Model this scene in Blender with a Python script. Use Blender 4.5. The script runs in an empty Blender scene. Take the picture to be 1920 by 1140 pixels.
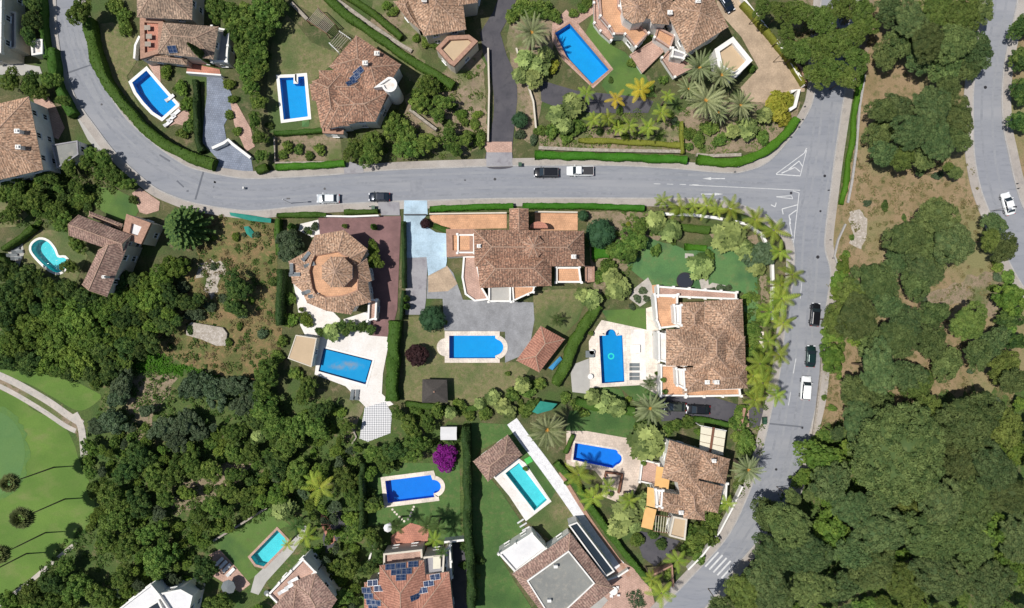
import bpy, bmesh, math, random
import numpy as np
from mathutils import Vector, Matrix
from mathutils.geometry import delaunay_2d_cdt

scene = bpy.context.scene
COL = scene.collection
# ---------------------------------------------------------------- camera, sky, sun, exposure
HC = 132.0                      # camera height above the ground, metres
PX = 0.1                        # metres on the ground per photograph pixel
cam_d = bpy.data.cameras.new('camera'); cam = bpy.data.objects.new('camera', cam_d)
COL.objects.link(cam); scene.camera = cam
cam.location = (0, 0, HC); cam.rotation_euler = (0, 0, 0)
cam_d.sensor_width = 36; cam_d.sensor_fit = 'HORIZONTAL'
cam_d.lens = 36 * HC / 192.0
cam_d.clip_end = 2000
SUN_EL = math.radians(65)
sv = Vector((-0.998, -0.06, 0)).normalized()       # horizontal direction towards the sun
sun_vec = Vector((sv.x*math.cos(SUN_EL), sv.y*math.cos(SUN_EL), math.sin(SUN_EL)))
world = bpy.data.worlds.new('World'); scene.world = world; world.use_nodes = True
wn = world.node_tree.nodes; wl = world.node_tree.links
sky = wn.new('ShaderNodeTexSky'); sky.sky_type = 'NISHITA'; sky.sun_disc = False
sky.sun_elevation = SUN_EL; sky.sun_rotation = math.atan2(sv.x, sv.y)
bg = wn['Background']; bg.inputs['Strength'].default_value = 0.07
wl.new(sky.outputs[0], bg.inputs[0])
sun_d = bpy.data.lights.new('sun', 'SUN'); sun_d.energy = 4.5; sun_d.angle = math.radians(0.5)
sun_d.color = (1.0, 0.955, 0.89)
sun = bpy.data.objects.new('sun', sun_d); COL.objects.link(sun)
sun.rotation_euler = sun_vec.to_track_quat('Z', 'Y').to_euler()
sun.location = (0, 0, 60)
scene.view_settings.view_transform = 'Standard'; scene.view_settings.look = 'None'
scene.view_settings.gamma = 1.0; scene.view_settings.exposure = 0.0
scene.cycles.max_bounces = 6; scene.cycles.transparent_max_bounces = 10
rng = random.Random(7); nr = np.random.RandomState(11)

# ---------------------------------------------------------------- helpers
def W(px, py, z=0.0):
    """where the thing stands that the photograph shows at px,py when it is z metres up"""
    k = 1 - z / HC
    return Vector(((px - 960) * PX * k, (570 - py) * PX * k, z))
def WP(pts, z=0.0): return [W(p[0], p[1], z) for p in pts]

def tag(o, label=None, cat=None, group=None, kind=None):
    if label: o['label'] = label
    if cat: o['category'] = cat
    if group: o['group'] = group
    if kind: o['kind'] = kind
    return o
def empty(name, loc=(0, 0, 0), rz=0.0):
    o = bpy.data.objects.new(name, None); COL.objects.link(o)
    o.location = loc; o.rotation_euler = (0, 0, rz); o.empty_display_size = .5
    return o
def origin(o):
    v = Vector((0, 0, 0))
    while o is not None:
        v += Vector(o.location); o = o.parent
    return v
def mesh(name, verts, faces, mats, parent=None, loc=None, fm=None, uv=None, smooth=False):
    """one mesh object; verts are world coordinates, moved to the object's own origin"""
    if loc is None and parent is None:
        a = np.array([tuple(v) for v in verts]); c = (a.min(0) + a.max(0)) / 2
        loc = Vector((c[0], c[1], a.min(0)[2]))
    off = origin(parent) if parent is not None else Vector(loc)
    me = bpy.data.meshes.new(name)
    me.from_pydata([tuple(Vector(v) - off) for v in verts], [], faces)
    for m in (mats if isinstance(mats, (list, tuple)) else [mats]): me.materials.append(m)
    if fm is not None: me.polygons.foreach_set('material_index', fm)
    if uv is not None:
        l = me.uv_layers.new(name='UVMap')
        l.data.foreach_set('uv', [c for p in uv for c in p])
    if smooth: me.polygons.foreach_set('use_smooth', [True] * len(me.polygons))
    me.update()
    o = bpy.data.objects.new(name, me); COL.objects.link(o)
    if parent is not None: o.parent = parent
    else: o.location = loc
    return o
class MB:
    """collects shapes for ONE mesh object, world coordinates"""
    def __init__(s): s.v = []; s.f = []; s.m = []
    def add(s, vs, fs, m=0):
        b = len(s.v); s.v += [Vector(v) for v in vs]
        s.f += [tuple(i + b for i in f) for f in fs]; s.m += [m] * len(fs); return s
    def box(s, c, size, rz=0, m=0, taper=1.0):
        x, y, z = size[0]/2, size[1]/2, size[2]
        cs, sn = math.cos(rz), math.sin(rz); vs = []
        for zz, t in ((0, 1), (z, taper)):
            for a, b in ((-x, -y), (x, -y), (x, y), (-x, y)):
                a *= t; b *= t
                vs.append((c[0] + a*cs - b*sn, c[1] + a*sn + b*cs, c[2] + zz))
        return s.add(vs, [(3,2,1,0),(4,5,6,7),(0,1,5,4),(1,2,6,5),(2,3,7,6),(3,0,4,7)], m)
    def cyl(s, p, q, r0, r1=None, n=8, m=0):
        p = Vector(p); q = Vector(q); r1 = r0 if r1 is None else r1
        d = (q - p).normalized(); a = d.orthogonal().normalized(); b = d.cross(a); vs = []
        for c, r in ((p, r0), (q, r1)):
            for i in range(n):
                t = 2*math.pi*i/n; vs.append(c + a*math.cos(t)*r + b*math.sin(t)*r)
        fs = [(i, (i+1) % n, n+(i+1) % n, n+i) for i in range(n)]
        fs += [tuple(range(n-1, -1, -1)), tuple(range(n, 2*n))]
        return s.add(vs, fs, m)
    def prism(s, poly, z0, z1, m=0, mtop=None):
        """poly: world xy list, any winding"""
        if area(poly) < 0: poly = poly[::-1]
        n = len(poly)
        vs = [(p[0], p[1], z0) for p in poly] + [(p[0], p[1], z1) for p in poly]
        s.add(vs, [(i, (i+1) % n, n+(i+1) % n, n+i) for i in range(n)], m)
        s.add([(p[0], p[1], z1) for p in poly], [tuple(range(n))], m if mtop is None else mtop)
        s.add([(p[0], p[1], z0) for p in poly], [tuple(range(n-1, -1, -1))], m)
        return s
    def ring(s, outer, inner, z0, z1, m=0):
        if area(outer) < 0: outer = outer[::-1]; inner = inner[::-1]
        n = len(outer)
        vs = [(p[0], p[1], z0) for p in outer] + [(p[0], p[1], z1) for p in outer] + \
             [(p[0], p[1], z0) for p in inner] + [(p[0], p[1], z1) for p in inner]
        fs = []
        for i in range(n):
            j = (i+1) % n
            fs += [(i, j, n+j, n+i), (n+i, n+j, 3*n+j, 3*n+i), (3*n+i, 3*n+j, 2*n+j, 2*n+i), (2*n+i, 2*n+j, j, i)]
        return s.add(vs, fs, m)
    def build(s, name, mats, parent=None, loc=None, smooth=False):
        return mesh(name, s.v, s.f, mats, parent, loc, fm=s.m, smooth=smooth)

def area(p): return sum(p[i][0]*p[(i+1) % len(p)][1] - p[(i+1) % len(p)][0]*p[i][1] for i in range(len(p)))/2
def inset(poly, d):
    """offset of a polygon inwards (d>0) in world units"""
    sg = 1 if area(poly) > 0 else -1; n = len(poly); out = []
    for i in range(n):
        a, b, c = Vector(poly[i-1][:2]), Vector(poly[i][:2]), Vector(poly[(i+1) % n][:2])
        u = (b - a).normalized(); v = (c - b).normalized()
        n1 = Vector((-u.y, u.x))*sg; n2 = Vector((-v.y, v.x))*sg
        m = n1 + n2
        if m.length < .2: m = n1
        m = m.normalized(); k = d/max(.35, m.dot(n1))
        out.append((b.x + m.x*k, b.y + m.y*k))
    return out
def inside(p, poly):
    x, y = p[0], p[1]; c = False; n = len(poly); j = n-1
    for i in range(n):
        xi, yi = poly[i][0], poly[i][1]; xj, yj = poly[j][0], poly[j][1]
        if (yi > y) != (yj > y) and x < (xj-xi)*(y-yi)/(yj-yi) + xi: c = not c
        j = i
    return c
def catmull(pts, step=8.0, closed=False):
    P = [Vector(p[:2]) for p in pts]; n = len(P); out = []
    rngi = range(n) if closed else range(n-1)
    for i in rngi:
        p0 = P[i-1] if (closed or i > 0) else P[0]; p1 = P[i]; p2 = P[(i+1) % n]
        p3 = P[(i+2) % n] if (closed or i+2 < n) else P[-1]
        k = max(1, int((p2-p1).length/step))
        for j in range(k):
            t = j/k
            out.append(.5*((2*p1) + (p2-p0)*t + (2*p0-5*p1+4*p2-p3)*t*t + (3*p1-p0-3*p2+p3)*t**3))
    if not closed: out.append(P[-1])
    return [(p.x, p.y) for p in out]
def arc(cx, cy, r, a0, a1, n=10, ry=None):
    """arc in photograph pixels, angles in degrees, 0 = right, 90 = down"""
    ry = ry or r
    return [(cx + r*math.cos(math.radians(a0+(a1-a0)*i/n)), cy + ry*math.sin(math.radians(a0+(a1-a0)*i/n))) for i in range(n+1)]
def wob(x, y, s):
    return math.sin(x*.37*s+1.3)*math.cos(y*.41*s+.7) + .5*math.sin(x*.93*s+y*.71*s) + .4*math.cos(y*1.7*s-x*1.1*s+2)
def rough(poly, amp=5, step=8):
    out = []
    n = len(poly)
    for i in range(n):
        a, b = Vector(poly[i][:2]), Vector(poly[(i+1) % n][:2]); L = (b-a).length; k = max(1, int(L/step))
        nn = Vector((-(b-a).y, (b-a).x))/max(L, .01)
        for j in range(k):
            p = a + (b-a)*j/k
            q = p + nn*amp*wob(p.x, p.y, .35)
            out.append((q.x, q.y))
    return out
def resample(pts, n):
    P = [Vector(p[:2]) for p in pts]; d = [0]
    for i in range(1, len(P)): d.append(d[-1] + (P[i]-P[i-1]).length)
    out = []; k = 0
    for i in range(n):
        t = d[-1]*i/(n-1)
        while k < len(d)-2 and d[k+1] < t: k += 1
        f = (t-d[k])/max(1e-6, d[k+1]-d[k]); out.append(P[k] + (P[k+1]-P[k])*min(1, f))
    return out
def offset_line(pts, d):
    """pts world xy; shifted d metres to the left of travel"""
    out = []
    for i in range(len(pts)):
        a = Vector(pts[max(0, i-1)][:2]); b = Vector(pts[min(len(pts)-1, i+1)][:2])
        u = (b-a).normalized(); out.append((pts[i][0] - u.y*d, pts[i][1] + u.x*d))
    return out

# ---------------------------------------------------------------- materials
def _nt(name):
    m = bpy.data.materials.new(name); m.use_nodes = True; nt = m.node_tree
    return m, nt.nodes, nt.links, nt.nodes['Principled BSDF']
def _mix(N, L, a, b, fac, mode='MIX'):
    x = N.new('ShaderNodeMix'); x.data_type = 'RGBA'; x.blend_type = mode
    for s, v in ((x.inputs[6], a), (x.inputs[7], b), (x.inputs[0], fac)):
        if hasattr(v, 'default_value') or hasattr(v, 'links'): L.new(v, s)
        elif isinstance(v, (int, float)): s.default_value = v
        else: s.default_value = (*v, 1)
    return x.outputs[2]
def _noise(N, L, vec, scale, detail=3, rough_=.6, lo=.35, hi=.65):
    n = N.new('ShaderNodeTexNoise'); n.inputs['Scale'].default_value = scale
    n.inputs['Detail'].default_value = detail; n.inputs['Roughness'].default_value = rough_
    if vec is not None: L.new(vec, n.inputs['Vector'])
    r = N.new('ShaderNodeMapRange'); r.inputs[1].default_value = lo; r.inputs[2].default_value = hi
    L.new(n.outputs[0], r.inputs[0]); return r.outputs[0], n
def pm(name, c1, c2=None, s1=.5, c3=None, s3=3.0, t3=(.55, .7), fine=.25, fs=12.0, rough_=.85, bump=0.0, metal=0, coord='pos', spec=.3, c4=None, s4=.12, t4=(.5,.65), stretch=None):
    """procedural surface: c1/c2 blotches of frequency s1 (per metre), c3 patches, c4 large patches, fine speckle"""
    m, N, L, B = _nt(name)
    if coord == 'pos': vec = N.new('ShaderNodeNewGeometry').outputs['Position']
    else: vec = N.new('ShaderNodeTexCoord').outputs['Object']
    if stretch:
        mp = N.new('ShaderNodeMapping'); L.new(vec, mp.inputs[0]); mp.inputs['Rotation'].default_value = (0, 0, stretch[1]); mp.inputs['Scale'].default_value = (1, stretch[0], 1); vec = mp.outputs[0]
    col = c1
    if c2:
        f, _ = _noise(N, L, vec, s1, 4); col = _mix(N, L, c1, c2, f)
    if c3:
        f, _ = _noise(N, L, vec, s3, 4, .65, *t3); col = _mix(N, L, col, c3, f)
    if c4:
        f, _ = _noise(N, L, vec, s4, 3, .55, *t4); col = _mix(N, L, col, c4, f)
    if fine:
        f, nn = _noise(N, L, vec, fs, 2, .7, .3, .7)
        r = N.new('ShaderNodeMapRange'); L.new(f, r.inputs[0]); r.inputs[3].default_value = 1-fine; r.inputs[4].default_value = 1+fine*.8
        cm = N.new('ShaderNodeVectorMath'); cm.operation = 'SCALE'
        if isinstance(col, tuple): cm.inputs[0].default_value = col
        else: L.new(col, cm.inputs[0])
        L.new(r.outputs[0], cm.inputs['Scale']); col = cm.outputs[0]
        if bump:
            b = N.new('ShaderNodeBump'); b.inputs['Strength'].default_value = bump; b.inputs['Distance'].default_value = .05
            L.new(nn.outputs[0], b.inputs['Height']); L.new(b.outputs[0], B.inputs['Normal'])
    if isinstance(col, tuple): B.inputs['Base Color'].default_value = (*col, 1)
    else: L.new(col, B.inputs['Base Color'])
    B.inputs['Roughness'].default_value = rough_; B.inputs['Metallic'].default_value = metal
    B.inputs['Specular IOR Level'].default_value = spec
    return m
def paving(name, c1, c2, sx, sy, mortar, joint=.04, rz=0.0, rough_=.8, offset=.5):
    m, N, L, B = _nt(name)
    g = N.new('ShaderNodeNewGeometry'); mp = N.new('ShaderNodeMapping'); L.new(g.outputs['Position'], mp.inputs[0])
    mp.inputs['Rotation'].default_value = (0, 0, rz)
    b = N.new('ShaderNodeTexBrick'); L.new(mp.outputs[0], b.inputs[0])
    b.inputs['Color1'].default_value = (*c1, 1); b.inputs['Color2'].default_value = (*c2, 1); b.inputs['Mortar'].default_value = (*mortar, 1)
    b.inputs['Scale'].default_value = 1; b.inputs['Brick Width'].default_value = sx; b.inputs['Row Height'].default_value = sy
    b.inputs['Mortar Size'].default_value = joint; b.offset = offset
    f, _ = _noise(N, L, g.outputs['Position'], .35, 4, .65)
    r = N.new('ShaderNodeMapRange'); L.new(f, r.inputs[0]); r.inputs[3].default_value = .78; r.inputs[4].default_value = 1.12
    f2, _ = _noise(N, L, g.outputs['Position'], 5, 3, .65)
    r2 = N.new('ShaderNodeMapRange'); L.new(f2, r2.inputs[0]); r2.inputs[3].default_value = .88; r2.inputs[4].default_value = 1.1
    mu = N.new('ShaderNodeMath'); mu.operation = 'MULTIPLY'; L.new(r.outputs[0], mu.inputs[0]); L.new(r2.outputs[0], mu.inputs[1])
    cm = N.new('ShaderNodeVectorMath'); cm.operation = 'SCALE'; L.new(b.outputs[0], cm.inputs[0]); L.new(mu.outputs[0], cm.inputs['Scale'])
    L.new(cm.outputs[0], B.inputs['Base Color']); B.inputs['Roughness'].default_value = rough_
    return m
def tilemat(name, cols, lichen=(.10, .085, .07), lf=(.5, .68)):
    """clay roof tiles, UV in metres: u along the eave, v up the slope"""
    m, N, L, B = _nt(name)
    uv = N.new('ShaderNodeUVMap'); sp = N.new('ShaderNodeSeparateXYZ'); L.new(uv.outputs[0], sp.inputs[0])
    def cell(out, size):
        d = N.new('ShaderNodeMath'); d.operation = 'DIVIDE'; L.new(out, d.inputs[0]); d.inputs[1].default_value = size
        f = N.new('ShaderNodeMath'); f.operation = 'FLOOR'; L.new(d.outputs[0], f.inputs[0]); return f.outputs[0]
    cb = N.new('ShaderNodeCombineXYZ'); L.new(cell(sp.outputs[0], .22), cb.inputs[0]); L.new(cell(sp.outputs[1], .30), cb.inputs[1])
    wn_ = N.new('ShaderNodeTexWhiteNoise'); wn_.noise_dimensions = '3D'; L.new(cb.outputs[0], wn_.inputs[0])
    rp = N.new('ShaderNodeValToRGB'); L.new(wn_.outputs[0], rp.inputs[0]); rp.color_ramp.interpolation = 'CONSTANT'
    e = rp.color_ramp.elements; e[0].color = (*cols[0], 1); e[0].position = 0
    e[1].position = 1/len(cols); e[1].color = (*cols[1], 1)
    for i in range(2, len(cols)): x = e.new(i/len(cols)); x.color = (*cols[i], 1)
    g = N.new('ShaderNodeNewGeometry').outputs['Position']
    f, _ = _noise(N, L, g, 2.8, 6, .85, *lf); col = _mix(N, L, rp.outputs[0], lichen, f)
    f, _ = _noise(N, L, g, .22, 3, .6, .35, .7); r = N.new('ShaderNodeMapRange'); L.new(f, r.inputs[0]); r.inputs[3].default_value = .8; r.inputs[4].default_value = 1.2
    # gaps between the tile columns
    fr = N.new('ShaderNodeMath'); fr.operation = 'DIVIDE'; L.new(sp.outputs[0], fr.inputs[0]); fr.inputs[1].default_value = .44
    fc = N.new('ShaderNodeMath'); fc.operation = 'FRACT'; L.new(fr.outputs[0], fc.inputs[0])
    sb = N.new('ShaderNodeMath'); sb.operation = 'PINGPONG'; L.new(fc.outputs[0], sb.inputs[0]); sb.inputs[1].default_value = .5
    cm = N.new('ShaderNodeVectorMath'); cm.operation = 'SCALE'; L.new(col, cm.inputs[0]); L.new(r.outputs[0], cm.inputs['Scale'])
    rr = N.new('ShaderNodeMapRange'); L.new(sb.outputs[0], rr.inputs[0]); rr.inputs[2].default_value = .5; rr.inputs[3].default_value = .72; rr.inputs[4].default_value = 1.14
    m2 = N.new('ShaderNodeMath'); m2.operation = 'MULTIPLY'; L.new(rr.outputs[0], m2.inputs[0]); L.new(r.outputs[0], m2.inputs[1]); L.new(m2.outputs[0], cm.inputs['Scale'])
    bp = N.new('ShaderNodeBump'); bp.inputs['Strength'].default_value = .8; bp.inputs['Distance'].default_value = .12; L.new(sb.outputs[0], bp.inputs['Height'])
    L.new(bp.outputs[0], B.inputs['Normal']); L.new(cm.outputs[0], B.inputs['Base Color']); B.inputs['Roughness'].default_value = .9
    B.inputs['Specular IOR Level'].default_value = .15
    return m
def foliage(name, ca, cb_, cc=None, trans=.25, objvar=.25):
    """leaves: colour by the clump's own tint (attribute), by tree and by noise"""
    m, N, L, B = _nt(name)
    at = N.new('ShaderNodeAttribute'); at.attribute_name = 'tint'
    col = _mix(N, L, ca, cb_, at.outputs['Fac'])
    oi = N.new('ShaderNodeObjectInfo')
    if cc: 
        ge = N.new('ShaderNodeTexCoord').outputs['Object']
        f, _ = _noise(N, L, ge, .9, 3, .6, .5, .75); col = _mix(N, L, col, cc, f)
    r = N.new('ShaderNodeMapRange'); L.new(oi.outputs['Random'], r.inputs[0]); r.inputs[3].default_value = 1-objvar; r.inputs[4].default_value = 1+objvar
    cm = N.new('ShaderNodeVectorMath'); cm.operation = 'SCALE'; L.new(col, cm.inputs[0]); L.new(r.outputs[0], cm.inputs['Scale'])
    hs = N.new('ShaderNodeHueSaturation'); L.new(cm.outputs[0], hs.inputs['Color'])
    mm = N.new('ShaderNodeMath'); mm.operation = 'MULTIPLY'; L.new(oi.outputs['Random'], mm.inputs[0]); mm.inputs[1].default_value = 7.3
    fr = N.new('ShaderNodeMath'); fr.operation = 'FRACT'; L.new(mm.outputs[0], fr.inputs[0])
    hr = N.new('ShaderNodeMapRange'); L.new(fr.outputs[0], hr.inputs[0]); hr.inputs[3].default_value = .484; hr.inputs[4].default_value = .512
    L.new(hr.outputs[0], hs.inputs['Hue'])
    L.new(hs.outputs[0], B.inputs['Base Color']); B.inputs['Roughness'].default_value = .65; B.inputs['Specular IOR Level'].default_value = .15
    tr = N.new('ShaderNodeBsdfTranslucent'); L.new(hs.outputs[0], tr.inputs[0])
    mx = N.new('ShaderNodeMixShader'); mx.inputs[0].default_value = trans
    L.new(B.outputs[0], mx.inputs[1]); L.new(tr.outputs[0], mx.inputs[2])
    L.new(mx.outputs[0], N['Material Output'].inputs[0])
    return m
def watermat(name, tint):
    m, N, L, B = _nt(name); N.remove(B)
    t = N.new('ShaderNodeBsdfTransparent'); t.inputs[0].default_value = (*tint, 1)
    g = N.new('ShaderNodeBsdfGlossy'); g.inputs['Roughness'].default_value = .08
    geo = N.new('ShaderNodeNewGeometry')
    _, nn = _noise(N, L, geo.outputs['Position'], 2.2, 3)
    b = N.new('ShaderNodeBump'); b.inputs['Strength'].default_value = .25; b.inputs['Distance'].default_value = .1
    L.new(nn.outputs[0], b.inputs['Height']); L.new(b.outputs[0], g.inputs['Normal'])
    mx = N.new('ShaderNodeMixShader'); mx.inputs[0].default_value = .03
    L.new(t.outputs[0], mx.inputs[1]); L.new(g.outputs[0], mx.inputs[2]); L.new(mx.outputs[0], N['Material Output'].inputs[0])
    return m
def coversheet(name, c1, c2, c3):
    m, N, L, B = _nt(name); t = N.new('ShaderNodeTexCoord'); mp = N.new('ShaderNodeMapping'); L.new(t.outputs['Object'], mp.inputs[0]); mp.inputs['Rotation'].default_value = (0, 0, .24); mp.inputs['Scale'].default_value = (.36, 1.35, 0)
    ln = N.new('ShaderNodeVectorMath'); ln.operation = 'LENGTH'; L.new(mp.outputs[0], ln.inputs[0]); f, n = _noise(N, L, t.outputs['Object'], 1.5, 3)
    ad = N.new('ShaderNodeMath'); ad.operation = 'MULTIPLY_ADD'; L.new(f, ad.inputs[0]); ad.inputs[1].default_value = .3; L.new(ln.outputs['Value'], ad.inputs[2])
    r = N.new('ShaderNodeMapRange'); L.new(ad.outputs[0], r.inputs[0]); r.inputs[1].default_value = .75; r.inputs[2].default_value = 1.5
    col = _mix(N, L, c3, c1, r.outputs[0]); f2, _ = _noise(N, L, t.outputs['Object'], .6, 3); col = _mix(N, L, col, c2, f2); L.new(col, B.inputs['Base Color']); B.inputs['Roughness'].default_value = .9; B.inputs['Specular IOR Level'].default_value = .1
    return m
def checker(name, c1, c2, s, rz):
    m, N, L, B = _nt(name); g = N.new('ShaderNodeNewGeometry'); mp = N.new('ShaderNodeMapping'); L.new(g.outputs['Position'], mp.inputs[0])
    mp.inputs['Rotation'].default_value = (0, 0, rz)
    c = N.new('ShaderNodeTexChecker'); L.new(mp.outputs[0], c.inputs[0]); c.inputs['Scale'].default_value = s
    c.inputs[1].default_value = (*c1, 1); c.inputs[2].default_value = (*c2, 1); L.new(c.outputs[0], B.inputs['Base Color']); B.inputs['Roughness'].default_value = .6
    return m
def paint(name, c, rough_=.25, metal=0, coat=.5):
    m, N, L, B = _nt(name); B.inputs['Base Color'].default_value = (*c, 1); B.inputs['Roughness'].default_value = rough_
    B.inputs['Metallic'].default_value = metal; B.inputs['Coat Weight'].default_value = coat; return m

M = {}
M['ground'] = pm('ground_scrub', (.05,.075,.022), (.11,.105,.045), .25, (.19,.15,.09), .6, (.52,.7), .4, 5, c4=(.06,.10,.025), s4=.15, bump=.3)
M['wood_floor'] = pm('wood_floor', (.05,.095,.02), (.085,.115,.03), .3, (.17,.13,.07), .4, (.55,.7), .4, 4, bump=.3)
M['dry'] = pm('dry_grass_soil', (.22,.165,.085), (.30,.215,.13), .18, (.13,.125,.05), .9, (.5,.66), .3, 7, c4=(.20,.19,.085), s4=.06, t4=(.48,.62), bump=.3)
M['field'] = pm('weedy_field', (.20,.14,.065), (.10,.125,.035), .3, (.27,.17,.085), 1.1, (.5,.7), .35, 6, c4=(.06,.09,.02), s4=.11, t4=(.52,.66), bump=.3)
M['soil'] = pm('bare_soil', (.28,.215,.15), (.21,.165,.11), .4, (.11,.12,.045), 1.2, (.5,.66), .3, 6, c4=(.10,.13,.04), s4=.13, t4=(.5,.64), bump=.2)
M['rubble'] = pm('rubble', (.42,.38,.33), (.30,.26,.21), 1.2, (.55,.5,.46), 2.5, (.5,.7), .3, 8, bump=.4)
M['lawn_dry'] = pm('dry_lawn', (.17,.165,.075), (.115,.135,.045), .5, (.22,.175,.10), 1.3, (.45,.7), .28, 6, c4=(.07,.11,.032), s4=.1, t4=(.45,.62))
M['lawn'] = pm('green_lawn', (.085,.155,.032), (.10,.17,.04), .5, (.11,.135,.045), .8, (.55,.75), .18, 9, c4=(.05,.11,.03), s4=.1)
M['lawn_cool'] = pm('irrigated_lawn', (.075,.175,.06), (.10,.195,.065), .25, (.15,.17,.07), .4, (.52,.72), .2, 7, c4=(.055,.13,.05), s4=.15)
M['turf_dark'] = pm('dark_lawn', (.06,.128,.032), (.078,.148,.038), .4, (.125,.15,.055), .9, (.5,.72), .22, 6, c4=(.045,.10,.026), s4=.12)  # darker green turf, the grass's own tone
M['fairway'] = pm('fairway', (.12,.205,.036), (.095,.175,.03), .12, (.15,.195,.055), .22, (.48,.7), .22, 6, c4=(.08,.155,.025), s4=.07, t4=(.42,.65), stretch=(1.6, -.5))
M['fringe'] = pm('green_fringe', (.09,.175,.04), (.08,.165,.045), .3, (.11,.19,.04), .8, (.5,.7), .15, 7)
M['wheel'] = pm('tyre_worn_asphalt', (.205,.216,.242), (.245,.256,.28), .5, (.255,.265,.29), 1.6, (.45,.62), .12, 12)
M['wheel2'] = pm('pale_worn_asphalt', (.275,.285,.305), (.25,.26,.285), .5, (.245,.255,.28), 1.6, (.45,.62), .12, 12)
M['green'] = pm('putting_green', (.085,.175,.055), (.10,.19,.055), .15, (.10,.19,.06), .4, (.5,.75), fine=.12, fs=8)
M['road'] = pm('worn_asphalt', (.225,.238,.268), (.255,.265,.292), .12, (.195,.207,.235), .35, (.52,.7), .12, 14, stretch=(5, 0.03), c4=(.275,.283,.305), s4=.05)
M['road_v'] = pm('worn_asphalt_side', (.235,.246,.275), (.262,.272,.298), .12, (.20,.212,.24), .35, (.52,.7), .12, 14, stretch=(5, 1.45), c4=(.285,.292,.315), s4=.05)
M['pave'] = pm('pavement_concrete', (.385,.35,.315), (.325,.295,.27), .25, (.27,.25,.235), .9, (.52,.7), .16, 7, c4=(.43,.40,.37), s4=.1, t4=(.5,.7))
M['kerb'] = pm('kerb_stone', (.40,.385,.37), (.33,.32,.31), 1.2, fine=.2, fs=6)
M['asphalt_dark'] = pm('dark_asphalt', (.07,.068,.08), (.092,.088,.098), .25, (.058,.058,.068), .8, (.5,.7), .14, 14)
M['patch'] = pm('asphalt_patch', (.12,.13,.155), (.14,.15,.17), .5, fine=.15)
M['slate'] = paving('slate_cobbles', (.18,.21,.275), (.235,.265,.335), .4, .4, (.15,.175,.22), .04, .1)
M['bluecrete'] = paving('pale_blue_concrete', (.37,.50,.60), (.40,.53,.63), 1.6, 1.6, (.33,.45,.54), .03, .02)
M['greycrete'] = paving('grey_setts', (.275,.28,.295), (.25,.255,.27), .3, .15, (.225,.23,.24), .02)
M['greydrive'] = pm('grey_drive', (.27,.265,.285), (.32,.315,.33), .3, (.22,.21,.23), .8, (.5,.7), .12, 9)
M['palecrete'] = pm('pale_concrete', (.42,.41,.385), (.36,.35,.33), .4, fine=.12)
M['maroon'] = paving('maroon_paving', (.235,.125,.12), (.20,.105,.105), .4, .2, (.15,.085,.085), .03, .1)
M['orange'] = paving('terracotta_floor', (.60,.34,.195), (.56,.31,.175), .4, .4, (.45,.26,.155), .03)
M['orange_red'] = paving('red_tile_floor', (.50,.22,.15), (.45,.19,.13), .4, .4, (.33,.15,.11), .03)
M['pink'] = paving('pink_paving', (.50,.33,.26), (.44,.28,.22), .4, .4, (.35,.23,.19), .03, .5)
M['cream'] = paving('cream_stone', (.74,.66,.57), (.70,.62,.54), .8, .8, (.58,.52,.46), .03)
M['whitepave'] = pm('white_paving', (.74,.72,.70), (.66,.62,.58), .3, (.55,.48,.42), .5, (.58,.75), .1, 6)
M['gravel_white'] = pm('white_gravel', (.74,.74,.76), (.62,.62,.64), 1.5, (.40,.38,.36), 2.2, (.6,.75), .2, 9)
M['stonepath'] = pm('path_concrete', (.50,.45,.40), (.38,.36,.33), .5, (.30,.28,.25), 1.3, (.55,.7), .15)
M['tan'] = paving('tan_paving', (.44,.335,.235), (.40,.30,.21), .3, .3, (.35,.265,.19), .02)
M['check'] = checker('black_white_tiles', (.70,.70,.71), (.20,.21,.23), 4.2, .785)
M['sand'] = paving('pale_pink_stone', (.60,.50,.42), (.56,.46,.385), .5, .5, (.48,.40,.33), .02)
M['white'] = pm('white_render', (.80,.79,.76), (.72,.70,.66), .6, fine=.06, fs=5, rough_=.8)
M['offwhite'] = pm('cream_render', (.62,.57,.48), (.56,.51,.43), .6, fine=.08, fs=5)
M['stonewall'] = pm('rubble_stone_wall', (.36,.32,.27), (.24,.21,.175), 1.6, (.45,.41,.36), 3, (.5,.7), .25, 9, bump=.4)
M['copingred'] = pm('clay_coping', (.42,.25,.18), (.30,.18,.13), 2.5, fine=.2)
M['flatgrey'] = pm('gravel_roof', (.235,.24,.225), (.20,.205,.195), .4, (.28,.27,.24), 1.2, (.5,.7), .15, 10)
M['flatwhite'] = pm('white_roof_membrane', (.70,.70,.70), (.62,.62,.63), .4, fine=.06)
M['tile_a'] = tilemat('roof_tiles_tan', [(.55,.35,.235), (.42,.26,.17), (.62,.42,.29), (.28,.175,.115), (.50,.305,.20)], (.13,.105,.085), (.44,.66))
M['tile_b'] = tilemat('roof_tiles_red_brown', [(.48,.265,.175), (.34,.185,.125), (.56,.34,.235), (.23,.135,.095), (.42,.225,.15)], (.12,.095,.078), (.43,.65))
M['tile_c'] = tilemat('roof_tiles_pink_brown', [(.38,.245,.20), (.32,.20,.165), (.44,.30,.24), (.23,.15,.125)], (.14,.11,.092), (.46,.7))
M['tile_d'] = tilemat('roof_tiles_orange', [(.40,.19,.135), (.34,.16,.115), (.45,.225,.16)], (.22,.125,.095), (.48,.72))
M['tile_e'] = tilemat('roof_tiles_grey_brown', [(.37,.27,.20), (.30,.21,.155), (.46,.33,.24), (.20,.15,.115)], (.13,.11,.09), (.46,.68))
M['ridge'] = pm('ridge_tile_clay', (.46,.32,.24), (.36,.24,.175), 2, fine=.25)
M['fruit'] = pm('palm_fruit_stalks', (.55,.30,.06), (.45,.22,.05), 4, fine=.2, coord='obj')
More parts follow.
